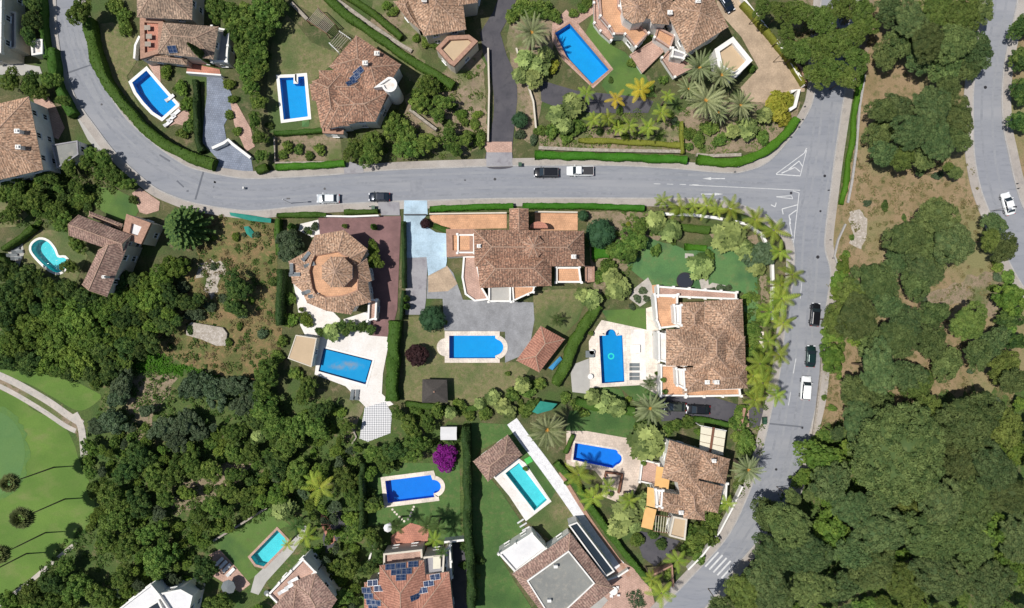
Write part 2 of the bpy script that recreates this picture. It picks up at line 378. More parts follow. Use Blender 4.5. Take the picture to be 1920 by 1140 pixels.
M['glass'] = paint('window_glass', (.02,.03,.04), .08, 0, .6)
M['frame'] = pm('window_frame_wood', (.16,.09,.05), fine=.1)
M['frame_white'] = pm('window_frame_white', (.75,.75,.73), fine=.05)
M['solar'] = paving('solar_cells', (.012,.03,.085), (.015,.035,.095), .5, .5, (.10,.13,.2), .03, rough_=.2, offset=0)
M['metal'] = paint('grey_metal', (.45,.46,.48), .35, .8, 0)
M['darkmetal'] = paint('dark_metal', (.03,.03,.035), .5, .3, 0)
M['wood'] = pm('weathered_wood', (.36,.31,.26), (.28,.24,.2), 3, fine=.2)
M['woodbrown'] = pm('brown_wood', (.20,.09,.055), (.15,.07,.045), 3, fine=.2)
M['thatch'] = pm('dark_thatch', (.075,.066,.06), (.055,.05,.045), 3, fine=.3, fs=10, bump=.4)
M['canvas'] = pm('cream_canvas', (.70,.66,.52), (.64,.6,.48), .8, fine=.05)
M['canvas_orange'] = pm('orange_awning', (.66,.40,.16), (.61,.36,.14), .8, fine=.06)
M['greymat'] = pm('grey_cushion', (.16,.18,.19), fine=.08)
M['whitecush'] = pm('white_cushion', (.75,.75,.75), fine=.05)
M['beigeroof'] = pm('beige_flat_roof', (.50,.38,.25), (.46,.35,.23), .5, fine=.07)
M['paint_line'] = pm('road_paint', (.62,.63,.63), (.50,.51,.52), 1.5, (.32,.33,.36), 2.5, (.58,.75), .1)
M['teal'] = pm('teal_netting', (.02,.20,.155), (.03,.24,.19), 1, fine=.15)
M['bluetarp'] = pm('blue_tarpaulin', (.05,.26,.5), (.04,.22,.45), 1, fine=.15)
M['rubber'] = pm('black_rubber', (.02,.02,.022), fine=.1)
M['tramp'] = pm('trampoline_mat', (.025,.03,.045), fine=.08)
M['bark'] = pm('bark', (.16,.115,.08), (.10,.075,.05), 3, fine=.25, coord='obj')
M['palmbark'] = pm('palm_bark', (.22,.17,.12), (.15,.11,.08), 4, fine=.3, coord='obj')
M['red'] = paint('tail_light_red', (.35,.01,.01), .2)
M['lamp'] = paint('lamp_glass', (.8,.82,.85), .1)
M['poolblue'] = pm('pool_mosaic_blue', (.010,.36,.70), (.009,.33,.66), 1.0, fine=.05, fs=6)
M['poolroyal'] = pm('pool_mosaic_royal', (.010,.22,.72), (.009,.20,.68), 1.0, fine=.05, fs=6)
M['pooldeep'] = pm('pool_mosaic_deep', (.005,.30,.60), (.004,.27,.56), 1.0, fine=.05, fs=6)
M['poolteal'] = pm('pool_mosaic_teal', (.14,.68,.66), (.11,.61,.60), 1.0, fine=.05, fs=6)
M['water'] = watermat('pool_water', (.72,.90,.97))
# foliage
M['f_pine'] = foliage('pine_needles', (.055,.095,.03), (.18,.235,.075), (.12,.155,.05), .2, .3)
M['f_pine2'] = foliage('pine_needles_yellowish', (.07,.115,.025), (.20,.26,.06), (.13,.16,.045), .2, .25)
M['f_pine3'] = foliage('pine_needles_bluish', (.055,.10,.036), (.165,.225,.08), (.11,.14,.05), .2, .25)
M['f_pinelight'] = foliage('pine_needles_light', (.075,.13,.025), (.16,.225,.05), (.12,.15,.05))
M['f_broad'] = foliage('broad_leaves', (.055,.12,.022), (.22,.31,.065), (.15,.20,.05))
M['f_light'] = foliage('light_leaves', (.08,.155,.025), (.22,.31,.055), (.15,.22,.05))
M['f_dark'] = foliage('dark_leaves', (.035,.08,.022), (.14,.21,.05))
M['f_olive'] = foliage('olive_leaves', (.06,.10,.05), (.15,.20,.11), (.08,.12,.045))
M['f_round'] = foliage('clipped_leaves', (.035,.085,.038), (.055,.12,.05), None, .2, .1)
M['f_plum'] = foliage('purple_leaves', (.035,.018,.020), (.075,.035,.035), None, .2, .1)
M['f_magenta'] = foliage('magenta_bracts', (.24,.015,.22), (.36,.03,.33), (.2,.05,.2), .3, .1)
M['f_yellow'] = foliage('yellow_leaves', (.20,.24,.03), (.36,.34,.05))
M['f_date'] = foliage('date_palm_fronds', (.11,.15,.05), (.42,.46,.24), None, .2, .12)
M['f_queen'] = foliage('queen_palm_fronds', (.13,.22,.025), (.36,.45,.07), (.30,.30,.04))
M['f_queenyellow'] = foliage('yellow_palm_fronds', (.50,.42,.035), (.75,.62,.06), (.35,.36,.05), .25, .1)
M['f_darkpalm'] = foliage('dark_palm_fronds', (.04,.085,.02), (.09,.15,.04))
M['f_fan'] = foliage('fan_palm_leaves', (.05,.07,.02), (.11,.13,.045))
M['f_rosette'] = foliage('rosette_leaves', (.045,.08,.02), (.38,.46,.15), None, .2, .15)
M['f_hedge'] = foliage('hedge_leaves', (.045,.105,.015), (.09,.17,.028), (.06,.12,.02), .2, .15)
M['f_hedgebright'] = foliage('bright_hedge_leaves', (.05,.16,.012), (.09,.23,.02), None, .2, .08)
M['f_hedgedark'] = foliage('dark_hedge_leaves', (.025,.055,.015), (.06,.10,.025), None, .2, .15)
M['f_hedgeyellow'] = foliage('yellow_hedge_leaves', (.17,.20,.03), (.27,.29,.05), None, .2, .1)
M['f_straw'] = foliage('dry_grass_blades', (.24,.19,.09), (.13,.15,.05), (.30,.22,.13))
M['f_weed'] = foliage('weed_leaves', (.05,.11,.022), (.13,.19,.045), (.14,.15,.05))
# ---------------------------------------------------------------- foliage meshes
def leaf_arrays(C, Nn, size, asp=1.0, jit=.5, tint=None, R=nr):
    """diamond leaves at centres C facing roughly Nn -> (verts, quads, tint)"""
    n = len(C); Nn = Nn + R.normal(0, jit, (n, 3)); Nn /= np.linalg.norm(Nn, axis=1)[:, None] + 1e-9
    a = R.normal(0, 1, (n, 3)); t = np.cross(Nn, a); t /= np.linalg.norm(t, axis=1)[:, None] + 1e-9
    b = np.cross(Nn, t); s = size*R.uniform(.6, 1.3, (n, 1))
    V = np.stack([C - t*s*asp*.5, C + b*s*.36, C + t*s*asp*.5, C - b*s*.36], 1).reshape(-1, 3)
    F = np.arange(4*n).reshape(-1, 4)
    return V, F, (R.uniform(0, 1, n) if tint is None else tint)
def npmesh(name, V, F, tint, mat):
    me = bpy.data.meshes.new(name); n = len(F); k = F.shape[1]
    me.vertices.add(len(V)); me.vertices.foreach_set('co', V.astype(np.float32).ravel())
    me.loops.add(n*k); me.loops.foreach_set('vertex_index', F.astype(np.int32).ravel())
    me.polygons.add(n); me.polygons.foreach_set('loop_start', np.arange(0, n*k, k, dtype=np.int32))
    me.polygons.foreach_set('loop_total', np.full(n, k, dtype=np.int32))
    at = me.attributes.new('tint', 'FLOAT', 'FACE'); at.data.foreach_set('value', tint.astype(np.float32))
    me.materials.append(mat); me.update(calc_edges=True); me.validate(); return me
def core_arrays(rx, rz, zc, seed, flat=False, n1=10, n2=18, k=.8):
    R = np.random.RandomState(seed); V = []; 
    for i in range(n1+1):
        ph = math.pi*i/n1
        for j in range(n2):
            th = 2*math.pi*j/n2
            r = k*(1 + .10*math.sin(3*th+seed+ph*2) + .08*math.sin(5*th-seed*2+ph*5) + R.uniform(-.04, .04))
            z = math.cos(ph)*rz*r
            if flat and z < 0: z *= .35
            V.append((rx*r*math.sin(ph)*math.cos(th), rx*r*math.sin(ph)*math.sin(th), zc + z))
    F = [(i*n2+j, (i+1)*n2+j, (i+1)*n2+(j+1) % n2, i*n2+(j+1) % n2) for i in range(n1) for j in range(n2)]
    return np.array(V), np.array(F), np.full(len(F), .12)
def crown_mesh(name, R0, H0, mat, seed, lobes=40, lobe_r=.26, leaves=75, leaf=.34, flat=False, irregular=.15, asp=1.1, jit=.55, gap=.0, core=.80):
    """clumped crown of radius R0 and height H0 standing on z=0"""
    R = np.random.RandomState(seed); rz = H0*(.5 if not flat else .72); zc = H0-rz
    Vs, Fs, Ts = [], [], []; nb = 0
    def push(V, F, T):
        nonlocal nb
        Vs.append(V); Fs.append(F+nb); Ts.append(T); nb += len(V)
    if core: push(*core_arrays(R0, rz, zc, seed, flat, k=core))
    i = 0; placed = []
    ga = 2.39996
    for i in range(lobes):
        u = (i+.5)/lobes
        if R.uniform() < gap: continue
        cz = 1-(1.25 if not flat else 1.02)*u + R.uniform(-.07, .07); cz = max(-.5, min(1, cz))
        th = i*ga + R.uniform(-.25, .25); sr = math.sqrt(max(0, 1-cz*cz))
        w = 1 + irregular*(math.sin(2*th+seed*1.7) + .7*math.sin(3*th+seed)) + R.uniform(-.09, .09)
        lr = R0*lobe_r*R.uniform(.7, 1.3); 
        p = np.array([math.cos(th)*sr*(R0*w-lr*.55), math.sin(th)*sr*(R0*w-lr*.55), zc + cz*(rz*R.uniform(.88, 1.05)-lr*.4)])
        if flat and cz < .15: p[2] = zc + cz*.4*rz
        n = int(leaves*(lr/(R0*lobe_r))**2)
        d = R.normal(0, 1, (n, 3)); d /= np.linalg.norm(d, axis=1)[:, None]; d[:, 2] = np.where(d[:, 2] < -.25, -d[:, 2], d[:, 2])
        rr = lr*R.uniform(.78, 1.06, (n, 1)); sq = np.array([1, 1, .8])
        C = p + d*rr*sq
        base = R.uniform(0, .75); T = np.clip(base + R.uniform(-.2, .3, n), 0, 1)
        push(*leaf_arrays(C, d + np.array([0, 0, .25]), leaf, asp, jit, T, R))
    V = np.concatenate(Vs); return npmesh(name, V, np.concatenate(Fs), np.concatenate(Ts), mat)
def trunk_mesh(name, h, r, mat, limbs=5, seed=0, spread=.5, bend=.04):
    R = random.Random(seed); mb = MB(); pts = []
    bx, by = R.uniform(-bend, bend)*h, R.uniform(-bend, bend)*h
    for i in range(5):
        t = i/4; pts.append(Vector((bx*t*t, by*t*t, h*t)))
    for i in range(4): mb.cyl(pts[i], pts[i+1], r*(1.15-.13*i), r*(1.15-.13*(i+1)), 8)
    mb.cyl((0, 0, -.3), pts[0]+Vector((0,0,.05)), r*1.5, r*1.15, 8)
    for i in range(limbs):
        a = 2*math.pi*i/limbs + R.uniform(-.3, .3); s = pts[3].lerp(pts[4], R.uniform(0, .9))
        e = s + Vector((math.cos(a)*spread, math.sin(a)*spread, spread*R.uniform(.5, .9)))
        mb.cyl(s, e, r*.5, r*.2, 6)
    me = bpy.data.meshes.new(name); me.from_pydata([tuple(v) for v in mb.v], [], mb.f); me.materials.append(mat); me.update(); return me
def frond_fan(name, mat, n, L, w, droop, lift, seed, leaflets=12, tipw=.3, H=0.0):
    """feather-leaved palm crown: every frond a folded row of leaflets along an arching rib, centre at z=H"""
    R = random.Random(seed); V = []; F = []; T = []
    for i in range(n):
        tier = i/n; az = i*2.39996 + R.uniform(-.15, .15)
        el = lift*(1-tier) - .25*tier + R.uniform(-.08, .08); l = L*R.uniform(.85, 1.08)*(.72+.28*math.sin(math.pi*min(1, .25+tier)))
        dx, dy = math.cos(az), math.sin(az); sx, sy = -dy, dx; pts = []; p = Vector((0, 0, H)); e = el
        for j in range(leaflets+1):
            pts.append(p.copy()); p = p + Vector((dx*math.cos(e), dy*math.cos(e), math.sin(e)))*(l/leaflets); e -= droop/leaflets*(.6+.9*j/leaflets)
        t0 = R.uniform(0, 1)
        for j in range(1, leaflets):
            f = j/leaflets; ww = w*(math.sin(math.pi*(f*.86+.12))**.7)*(1-.25*f) + tipw*.05
            fwd = (pts[j+1]-pts[j]).normalized(); sw = l/leaflets*.85
            for sd in (-1, 1):
                b = len(V); a = pts[j]; tip = a + Vector((sx*sd*ww, sy*sd*ww, -ww*.38)) + fwd*ww*.75
                V += [tuple(a - fwd*sw*.5), tuple(a + fwd*sw*.5), tuple(tip + fwd*sw*.28), tuple(tip - fwd*sw*.12)]; F.append((b, b+1, b+2, b+3)); T.append(min(1, max(0, t0*.7 + R.uniform(0, .3))))
    return npmesh(name, np.array(V), np.array(F), np.array(T), mat)
def rosette_mesh(name, mat, R0, H0, n, rl, seed, blades=11):
    """dome of leaf rosettes at the branch tips"""
    R = random.Random(seed); V = []; F = []; T = []
    for i in range(n):
        u = math.sqrt((i+.5)/n); th = i*2.39996+R.uniform(-.2, .2); cx, cy = math.cos(th)*R0*u*.9, math.sin(th)*R0*u*.9
        cz = H0*(1-.75*u*u) + R.uniform(-.35, .25); up = Vector((math.cos(th)*u*.7, math.sin(th)*u*.7, 1)).normalized(); a0 = R.uniform(0, 6.3); t0 = R.uniform(0, 1)
        e1 = up.orthogonal().normalized(); e2 = up.cross(e1)
        for j in range(blades):
            a = a0 + 2*math.pi*j/blades*1.0; d = (e1*math.cos(a)+e2*math.sin(a)); l = rl*R.uniform(.7, 1.1); s = d.cross(up)
            c = Vector((cx, cy, cz)); lift = R.uniform(.0, .5); b = len(V)
            V += [tuple(c), tuple(c + d*l*.55 + s*l*.27 + up*l*lift*.5), tuple(c + d*l + up*l*lift*.3), tuple(c + d*l*.55 - s*l*.27 + up*l*lift*.5)]
            F.append((b, b+1, b+2, b+3)); T.append(min(1, t0*.75+R.uniform(0, .3)))
    V2, F2, T2 = core_arrays(R0*.7, H0*.34, H0*.16, seed, k=.75)
    V2[:, 2] = np.maximum(V2[:, 2], .02)
    return npmesh(name, np.concatenate([np.array(V), V2]), np.concatenate([np.array(F), F2+len(V)]), np.concatenate([np.array(T), T2*0]), mat)  # core takes the darkest leaf colour, painting shade into the gaps
def fan_mesh(name, mat, R0, n, seed, H=0.0):
    R = random.Random(seed); V = []; F = []; T = []
    for i in range(n):
        tier = i/n; az = i*2.39996; el = 1.5-2.0*tier+R.uniform(-.12, .12); c = Vector((math.cos(az)*math.cos(el), math.sin(az)*math.cos(el), math.sin(el)*.7))*R0*.5
        c.z += H; d = c - Vector((0, 0, H)); d.normalize(); s = d.cross(Vector((0, 0, 1))).normalized(); nn = s.cross(d); t0 = R.uniform(0, 1)
        for j in range(9):
            a = -1.5+3.0*j/8; q = d*math.cos(a)+s*math.sin(a); l = R0*.5*R.uniform(.85, 1.1); q2 = q.cross(nn).normalized(); b = len(V)
            V += [tuple(c), tuple(c+q*l*.6+q2*l*.13), tuple(c+q*l - nn*l*.1 - Vector((0, 0, l*.2))), tuple(c+q*l*.6-q2*l*.13)]; F.append((b, b+1, b+2, b+3)); T.append(min(1, t0*.7+R.uniform(0, .3)))
    return npmesh(name, np.array(V), np.array(F), np.array(T), mat)
def cypress_mesh(name, mat, r, h, seed):
    R = np.random.RandomState(seed); n = int(260*h*r); z = R.uniform(.03, 1, n); th = R.uniform(0, 6.283, n)
    pr = np.sin(np.pi*np.clip(z*.8+.18, 0, 1))**.8*r*(1+.12*np.sin(th*3+z*9)); C = np.stack([np.cos(th)*pr, np.sin(th)*pr, z*h], 1)
    Nn = np.stack([np.cos(th), np.sin(th), np.full(n, .35)], 1); V, F, T = leaf_arrays(C, Nn, .34, 1.3, .4, None, R)
    V2, F2, T2 = core_arrays(r, h*.5, h*.52, seed, k=.82)
    return npmesh(name, np.concatenate([V, V2]), np.concatenate([F, F2+len(V)]), np.concatenate([T, T2]), mat)
def tier_mesh(name, mat, r, h, seed):
    """dark conifer with radiating flat tiers of branches"""
    R = random.Random(seed); V = []; F = []; T = []
    for t in range(11):
        z = h*(.12+.86*t/11); rr = r*(1-t/11)**.75; nb_ = int(13+5*(1-t/11))
        for i in range(nb_):
            a = 2*math.pi*i/nb_ + t*.7 + R.uniform(-.1, .1); l = rr*R.uniform(.8, 1.12); d = Vector((math.cos(a), math.sin(a), -.12)); s = Vector((-d.y, d.x, 0)); k = 9
            for j in range(k):
                f = (j+.5)/k; c = Vector((0, 0, z)) + d*l*f; w = max(.25, l*.2*(1-f*.75))
                for sd in (-1, 1):
                    b = len(V); e = c + s*sd*w + d*w*.6 + Vector((0, 0, R.uniform(-.15, .1)))
                    V += [tuple(c-d*.28), tuple(c+d*.28), tuple(e+d*.16), tuple(e-d*.16)]; F.append((b, b+1, b+2, b+3)); T.append(R.uniform(0, 1))
    return npmesh(name, np.array(V), np.array(F), np.array(T), mat)

# kind -> name, category, words, protos [(crown mesh, radius, crown height)], trunk mesh(unit height 1, radius), base of crown as share of total
def crowns(nm, R0, H0, mat, cnt, **k): return [(crown_mesh('%s_crown' % nm, R0, H0, mat, 31*i+len(nm), **k), R0, H0) for i in range(cnt)]
PINE = dict(lobes=170, lobe_r=.13, leaves=80, leaf=.30, flat=True, irregular=.17, asp=1.7, jit=.55, gap=.08, core=.8)
PINES = dict(lobes=76, lobe_r=.19, leaves=80, leaf=.27, flat=True, irregular=.16, asp=1.6, jit=.75, gap=.1, core=.72)
BRO = dict(lobes=52, lobe_r=.21, leaves=90, leaf=.27, irregular=.24, jit=.65, gap=.12, core=.72)
BROS = dict(lobes=24, lobe_r=.30, leaves=50, leaf=.30, irregular=.18, jit=.75, core=.7)
K = {
 'P': ('stone_pine', 'tree', 'olive-green stone pine', crowns('pine', 6.0, 4.2, M['f_pine'], 2, **PINE)+crowns('pinex', 6.0, 4.0, M['f_pine2'], 1, **PINE)+crowns('pineyy', 6.0, 4.0, M['f_pine3'], 1, **PINE), 'bark'),
 'G': ('stone_pine', 'tree', 'giant round stone pine', crowns('giant_pine', 9.0, 4.6, M['f_pine'], 1, lobes=420, lobe_r=.075, leaves=75, leaf=.30, flat=True, irregular=.04, asp=1.6, jit=.7, core=.84), 'bark'),
 'p': ('stone_pine', 'tree', 'olive-green stone pine', crowns('pine', 3.2, 2.8, M['f_pine'], 2, **PINES)+crowns('pinex', 3.2, 2.8, M['f_pine2'], 1, **PINES)+crowns('pineyy', 3.2, 2.8, M['f_pine3'], 1, **PINES), 'bark'),
 'l': ('pine_tree', 'tree', 'yellowish loose pine', crowns('pine', 3.4, 3.0, M['f_pinelight'], 3, **dict(PINES, gap=.12, lobe_r=.17, core=.6)), 'bark'),
 'B': ('broadleaf_tree', 'tree', 'mid-green leafy tree', crowns('broadleaf', 2.4, 3.2, M['f_broad'], 4, **BRO), 'bark'),
 'L': ('broadleaf_tree', 'tree', 'light-green leafy tree', crowns('broadleaf', 2.2, 2.9, M['f_light'], 3, **BRO), 'bark'),
 'D': ('dark_tree', 'tree', 'dark-green dense tree', crowns('dark_tree', 2.4, 3.2, M['f_dark'], 3, **BRO), 'bark'),
 'O': ('olive_tree', 'tree', 'grey-green olive tree', crowns('olive', 2.3, 2.6, M['f_olive'], 3, **dict(BRO, leaf=.34, gap=.06)), 'bark'),
 'b': ('shrub', 'shrub', 'mid-green garden shrub', crowns('shrub', 1.2, 1.4, M['f_broad'], 3, **BROS), None),
 's': ('shrub', 'shrub', 'bright-green shrub', crowns('shrub', 1.2, 1.3, M['f_light'], 2, **BROS), None),
 'd': ('shrub', 'shrub', 'dark-green shrub', crowns('shrub', 1.2, 1.4, M['f_dark'], 2, **BROS), None),
 'o': ('shrub', 'shrub', 'grey-green bushy shrub', crowns('shrub', 1.2, 1.3, M['f_olive'], 2, **BROS), None),
 'y': ('shrub', 'shrub', 'yellow-green shrub', crowns('shrub', 1.1, 1.2, M['f_yellow'], 2, **BROS), None),
 'T': ('clipped_tree', 'tree', 'clipped ball-shaped tree', crowns('clipped_tree', 2.4, 3.6, M['f_round'], 1, lobes=60, lobe_r=.2, leaves=60, leaf=.22, irregular=.01, jit=.5, core=.9), 'bark'),
 'M': ('plum_tree', 'tree', 'purple-leaved plum tree', crowns('plum_tree', 2.1, 2.6, M['f_plum'], 1, lobes=50, lobe_r=.22, leaves=60, leaf=.3, irregular=.04), 'bark'),
 'm': ('bougainvillea', 'shrub', 'vivid magenta bougainvillea', crowns('bougainvillea', 2.1, 2.2, M['f_magenta'], 1, lobes=36, lobe_r=.26, leaves=70, leaf=.28, irregular=.10), None),
 'A': ('date_palm', 'palm', 'grey-green date palm', [(frond_fan('palm_crown', M['f_date'], 50, 3.9, .30, 1.0, 1.15, s, 18), 3.5, 0) for s in (1, 2)], 'palmbark'),
 'Q': ('feather_palm', 'palm', 'green feather palm', [(frond_fan('palm_crown', M['f_queen'], 10, 3.1, .50, 1.15, .75, s, 11), 2.6, 0) for s in (3, 4, 5)], 'palmbark'),
 'q': ('feather_palm', 'palm', 'golden-yellow feather palm', [(frond_fan('palm_crown', M['f_queenyellow'], 8, 3.0, .52, .95, .6, s, 11), 2.6, 0) for s in (6, 7)], 'palmbark'),
 'N': ('feather_palm', 'palm', 'dark feather palm', [(frond_fan('palm_crown', M['f_darkpalm'], 13, 3.0, .5, 1.2, .8, s, 11), 2.5, 0) for s in (8, 9)], 'palmbark'),
 'F': ('fan_palm', 'palm', 'tall fan palm', [(fan_mesh('palm_crown', M['f_fan'], 2.1, 42, s), 1.9, 0) for s in (1, 2)], 'palmbark'),
 'R': ('rosette_tree', 'tree', 'pale rosette-leaved tree', [(rosette_mesh('rosette_crown', M['f_rosette'], 2.3, 1.9, 21, .92, s, 9), 2.3, 2.1) for s in (1, 2, 3)], 'bark'),
 'C': ('cypress', 'tree', 'slim dark cypress', [(cypress_mesh('cypress_crown', M['f_dark'], .8, 10.5, 3), .8, 10.5)], 'bark'),
 'c': ('cypress', 'tree', 'small clipped cypress', [(cypress_mesh('cypress_crown', M['f_hedge'], .55, 3.2, 5), .55, 3.2)], 'bark'),
 'K': ('conifer', 'tree', 'blackish spreading conifer', [(tier_mesh('conifer_crown', M['f_dark'], 4.4, 9.5, 2), 4.4, 9.5)], 'bark'),
}
TR = {m: [trunk_mesh('trunk', 1.0, .022, M['bark'], 6, i, .07) for i in range(2)] for m in ('bark',)}
TR['palmbark'] = [trunk_mesh('trunk', 1.0, .022, M['palmbark'], 0, i+5, 0, .008) for i in range(2)]
def fruit_mesh():
    R = random.Random(9); mb = MB()
    for i in range(16):
        a = i*2.4; mb.cyl((0, 0, 0), (math.cos(a)*R.uniform(.25, .5), math.sin(a)*R.uniform(.25, .5), R.uniform(.1, .5)), .09, .03, 5)
    return tomesh_('fruit_stalks', mb, M['fruit'])
def tomesh_(nm, mb, mat):
    me = bpy.data.meshes.new(nm); me.from_pydata([tuple(v) for v in mb.v], [], mb.f); me.materials.append(mat); return me
FRUIT = fruit_mesh()
LAND = {}          # landmark name -> photograph pixel, for saying where a plant stands
PLANTS = []        # (empty, px, py, r, kind, group)
def plant(kind, px, py, r, h=None, group=None, label=None):
    nm, cat, words, protos, tr = K[kind]
    me, R0, H0 = protos[rng.randrange(len(protos))]
    sc = r*PX/R0*(1 if kind in 'AQqNFCcK' else .98)
    if h is None:
        h = {'P': 9.5+rng.uniform(-2.4, 1.8), 'G': 12, 'p': 7.5+rng.uniform(-2.2, 2), 'l': 8, 'B': 4.3, 'L': 4, 'D': 4.6, 'O': 3.6, 'T': 4.2, 'M': 3.4, 'm': 2.4, 'A': 7.5, 'Q': 6, 'q': 6, 'N': 5.5, 'F': 11.6, 'R': 3.6, 'C': 11, 'c': 3.3, 'K': 10}.get(kind, 0)
        if kind in 'BLDO': h = h*(.55+.45*min(1.6, r/22))
        if not h: h = H0*sc*.95
    palm = kind in 'AQqNF'
    ch = H0*sc if not palm else 0
    if kind in 'Cc': zs = (h-.2)/H0; ch = h-.2; 
    elif kind in 'BLDO': zs = min(sc*1.05, h*.8/H0); ch = H0*zs
    elif kind in 'PGplKRTM': zs = min(sc, h*.85/H0); ch = H0*zs
    else: zs = sc
    if palm: zb = h; zc = h*.98
    else: zb = max(0.0, h-ch); zc = zb + ch*.55
    if kind in 'C': zc = h*.5
    k = 1 - zc/HC; x, y = (px-960)*PX*k, (570-py)*PX*k
    e = empty(nm, (x, y, 0), rng.uniform(0, 6.28))
    c = bpy.data.objects.new('crown', me); COL.objects.link(c); c.parent = e; c.location = (0, 0, zb); a_ = rng.uniform(.84, 1.16) if kind in 'BLDObsdoypPl' else 1; c.scale = (sc*k*a_, sc*k/a_, zs)
    if palm: c.rotation_euler = (rng.uniform(-.16, .16), rng.uniform(-.16, .16), rng.uniform(0, 6.28)); c.scale = tuple(v*rng.uniform(.85, 1.12) for v in c.scale)
    if tr:
        t = bpy.data.objects.new('trunk', TR[tr][rng.randrange(2)]); COL.objects.link(t); t.parent = e
        th = (zb + ch*.45) if not palm else h; tw = {'F': .72, 'A': 1.6, 'Q': .9}.get(kind, .9)
        w = max(.35, min(1.6, r*PX/4))*tw*8 if not palm else tw*8; t.scale = (w, w, th)
    if kind == 'A':
        f = bpy.data.objects.new('fruit_stalks', FRUIT); COL.objects.link(f); f.parent = e; f.location = (0, 0, zb+.15); f.scale = (sc, sc, sc)
    e['category'] = cat
    PLANTS.append((e, px, py, r, kind, label, group)); return e
def label_plants():
    """every plant says its size, its kind and which landmark it is nearest to"""
    GN = {'P': 'stone pines on the slope', 'p': 'stone pines on the slope', 'l': 'loose yellowish pines by the junction', 'A': 'date palms in the gardens', 'F': 'fan palms on the golf course',
          'Q': 'feather palms in the gardens', 'q': 'golden feather palms', 'N': 'dark feather palms', 'R': 'rosette trees in the gardens', 'B': 'leafy trees in the gardens', 'L': 'light green trees', 'D': 'dark trees',
          'O': 'olive-like trees', 'b': 'garden shrubs', 's': 'bright shrubs', 'd': 'dark shrubs', 'o': 'grey-green shrubs', 'y': 'yellow-green shrubs', 'c': 'clipped cypresses'}
    buckets = {}
    for i, (e, px, py, r, kind, label, group) in enumerate(PLANTS):
        if group or GN.get(kind): e['group'] = group or GN[kind]
        if label: e['label'] = label; continue
        ln, (lx, ly) = min(LAND.items(), key=lambda t: (t[1][0]-px)**2 + (t[1][1]-py)**2)
        dx, dy = px-lx, py-ly; d = math.hypot(dx, dy)
        if abs(dx) > 2.2*abs(dy): w = 'right of' if dx > 0 else 'left of'
        elif abs(dy) > 2.2*abs(dx): w = 'below' if dy > 0 else 'above'
        else: w = ('below' if dy > 0 else 'above') + ('-right of' if dx > 0 else '-left of')
        buckets.setdefault((K[kind][2], w, ln), []).append((d, i))
    od = ['nearest', 'second nearest', 'third nearest', 'fourth nearest', 'fifth nearest', 'sixth nearest', 'seventh nearest', 'eighth nearest', 'ninth nearest', 'tenth nearest', 'eleventh nearest', 'twelfth nearest', 'thirteenth nearest', 'fourteenth nearest', 'fifteenth nearest', 'sixteenth nearest']
    for (words, w, ln), l in buckets.items():
        l.sort()
        for k, (d, i) in enumerate(l):
            e = PLANTS[i][0]
            if len(l) == 1: e['label'] = '%s %s %s' % (words, w, ln)
            else: e['label'] = '%s %s %s, %s of %d' % (words, w, ln, od[k] if k < 16 else 'number %d' % (k+1), len(l))
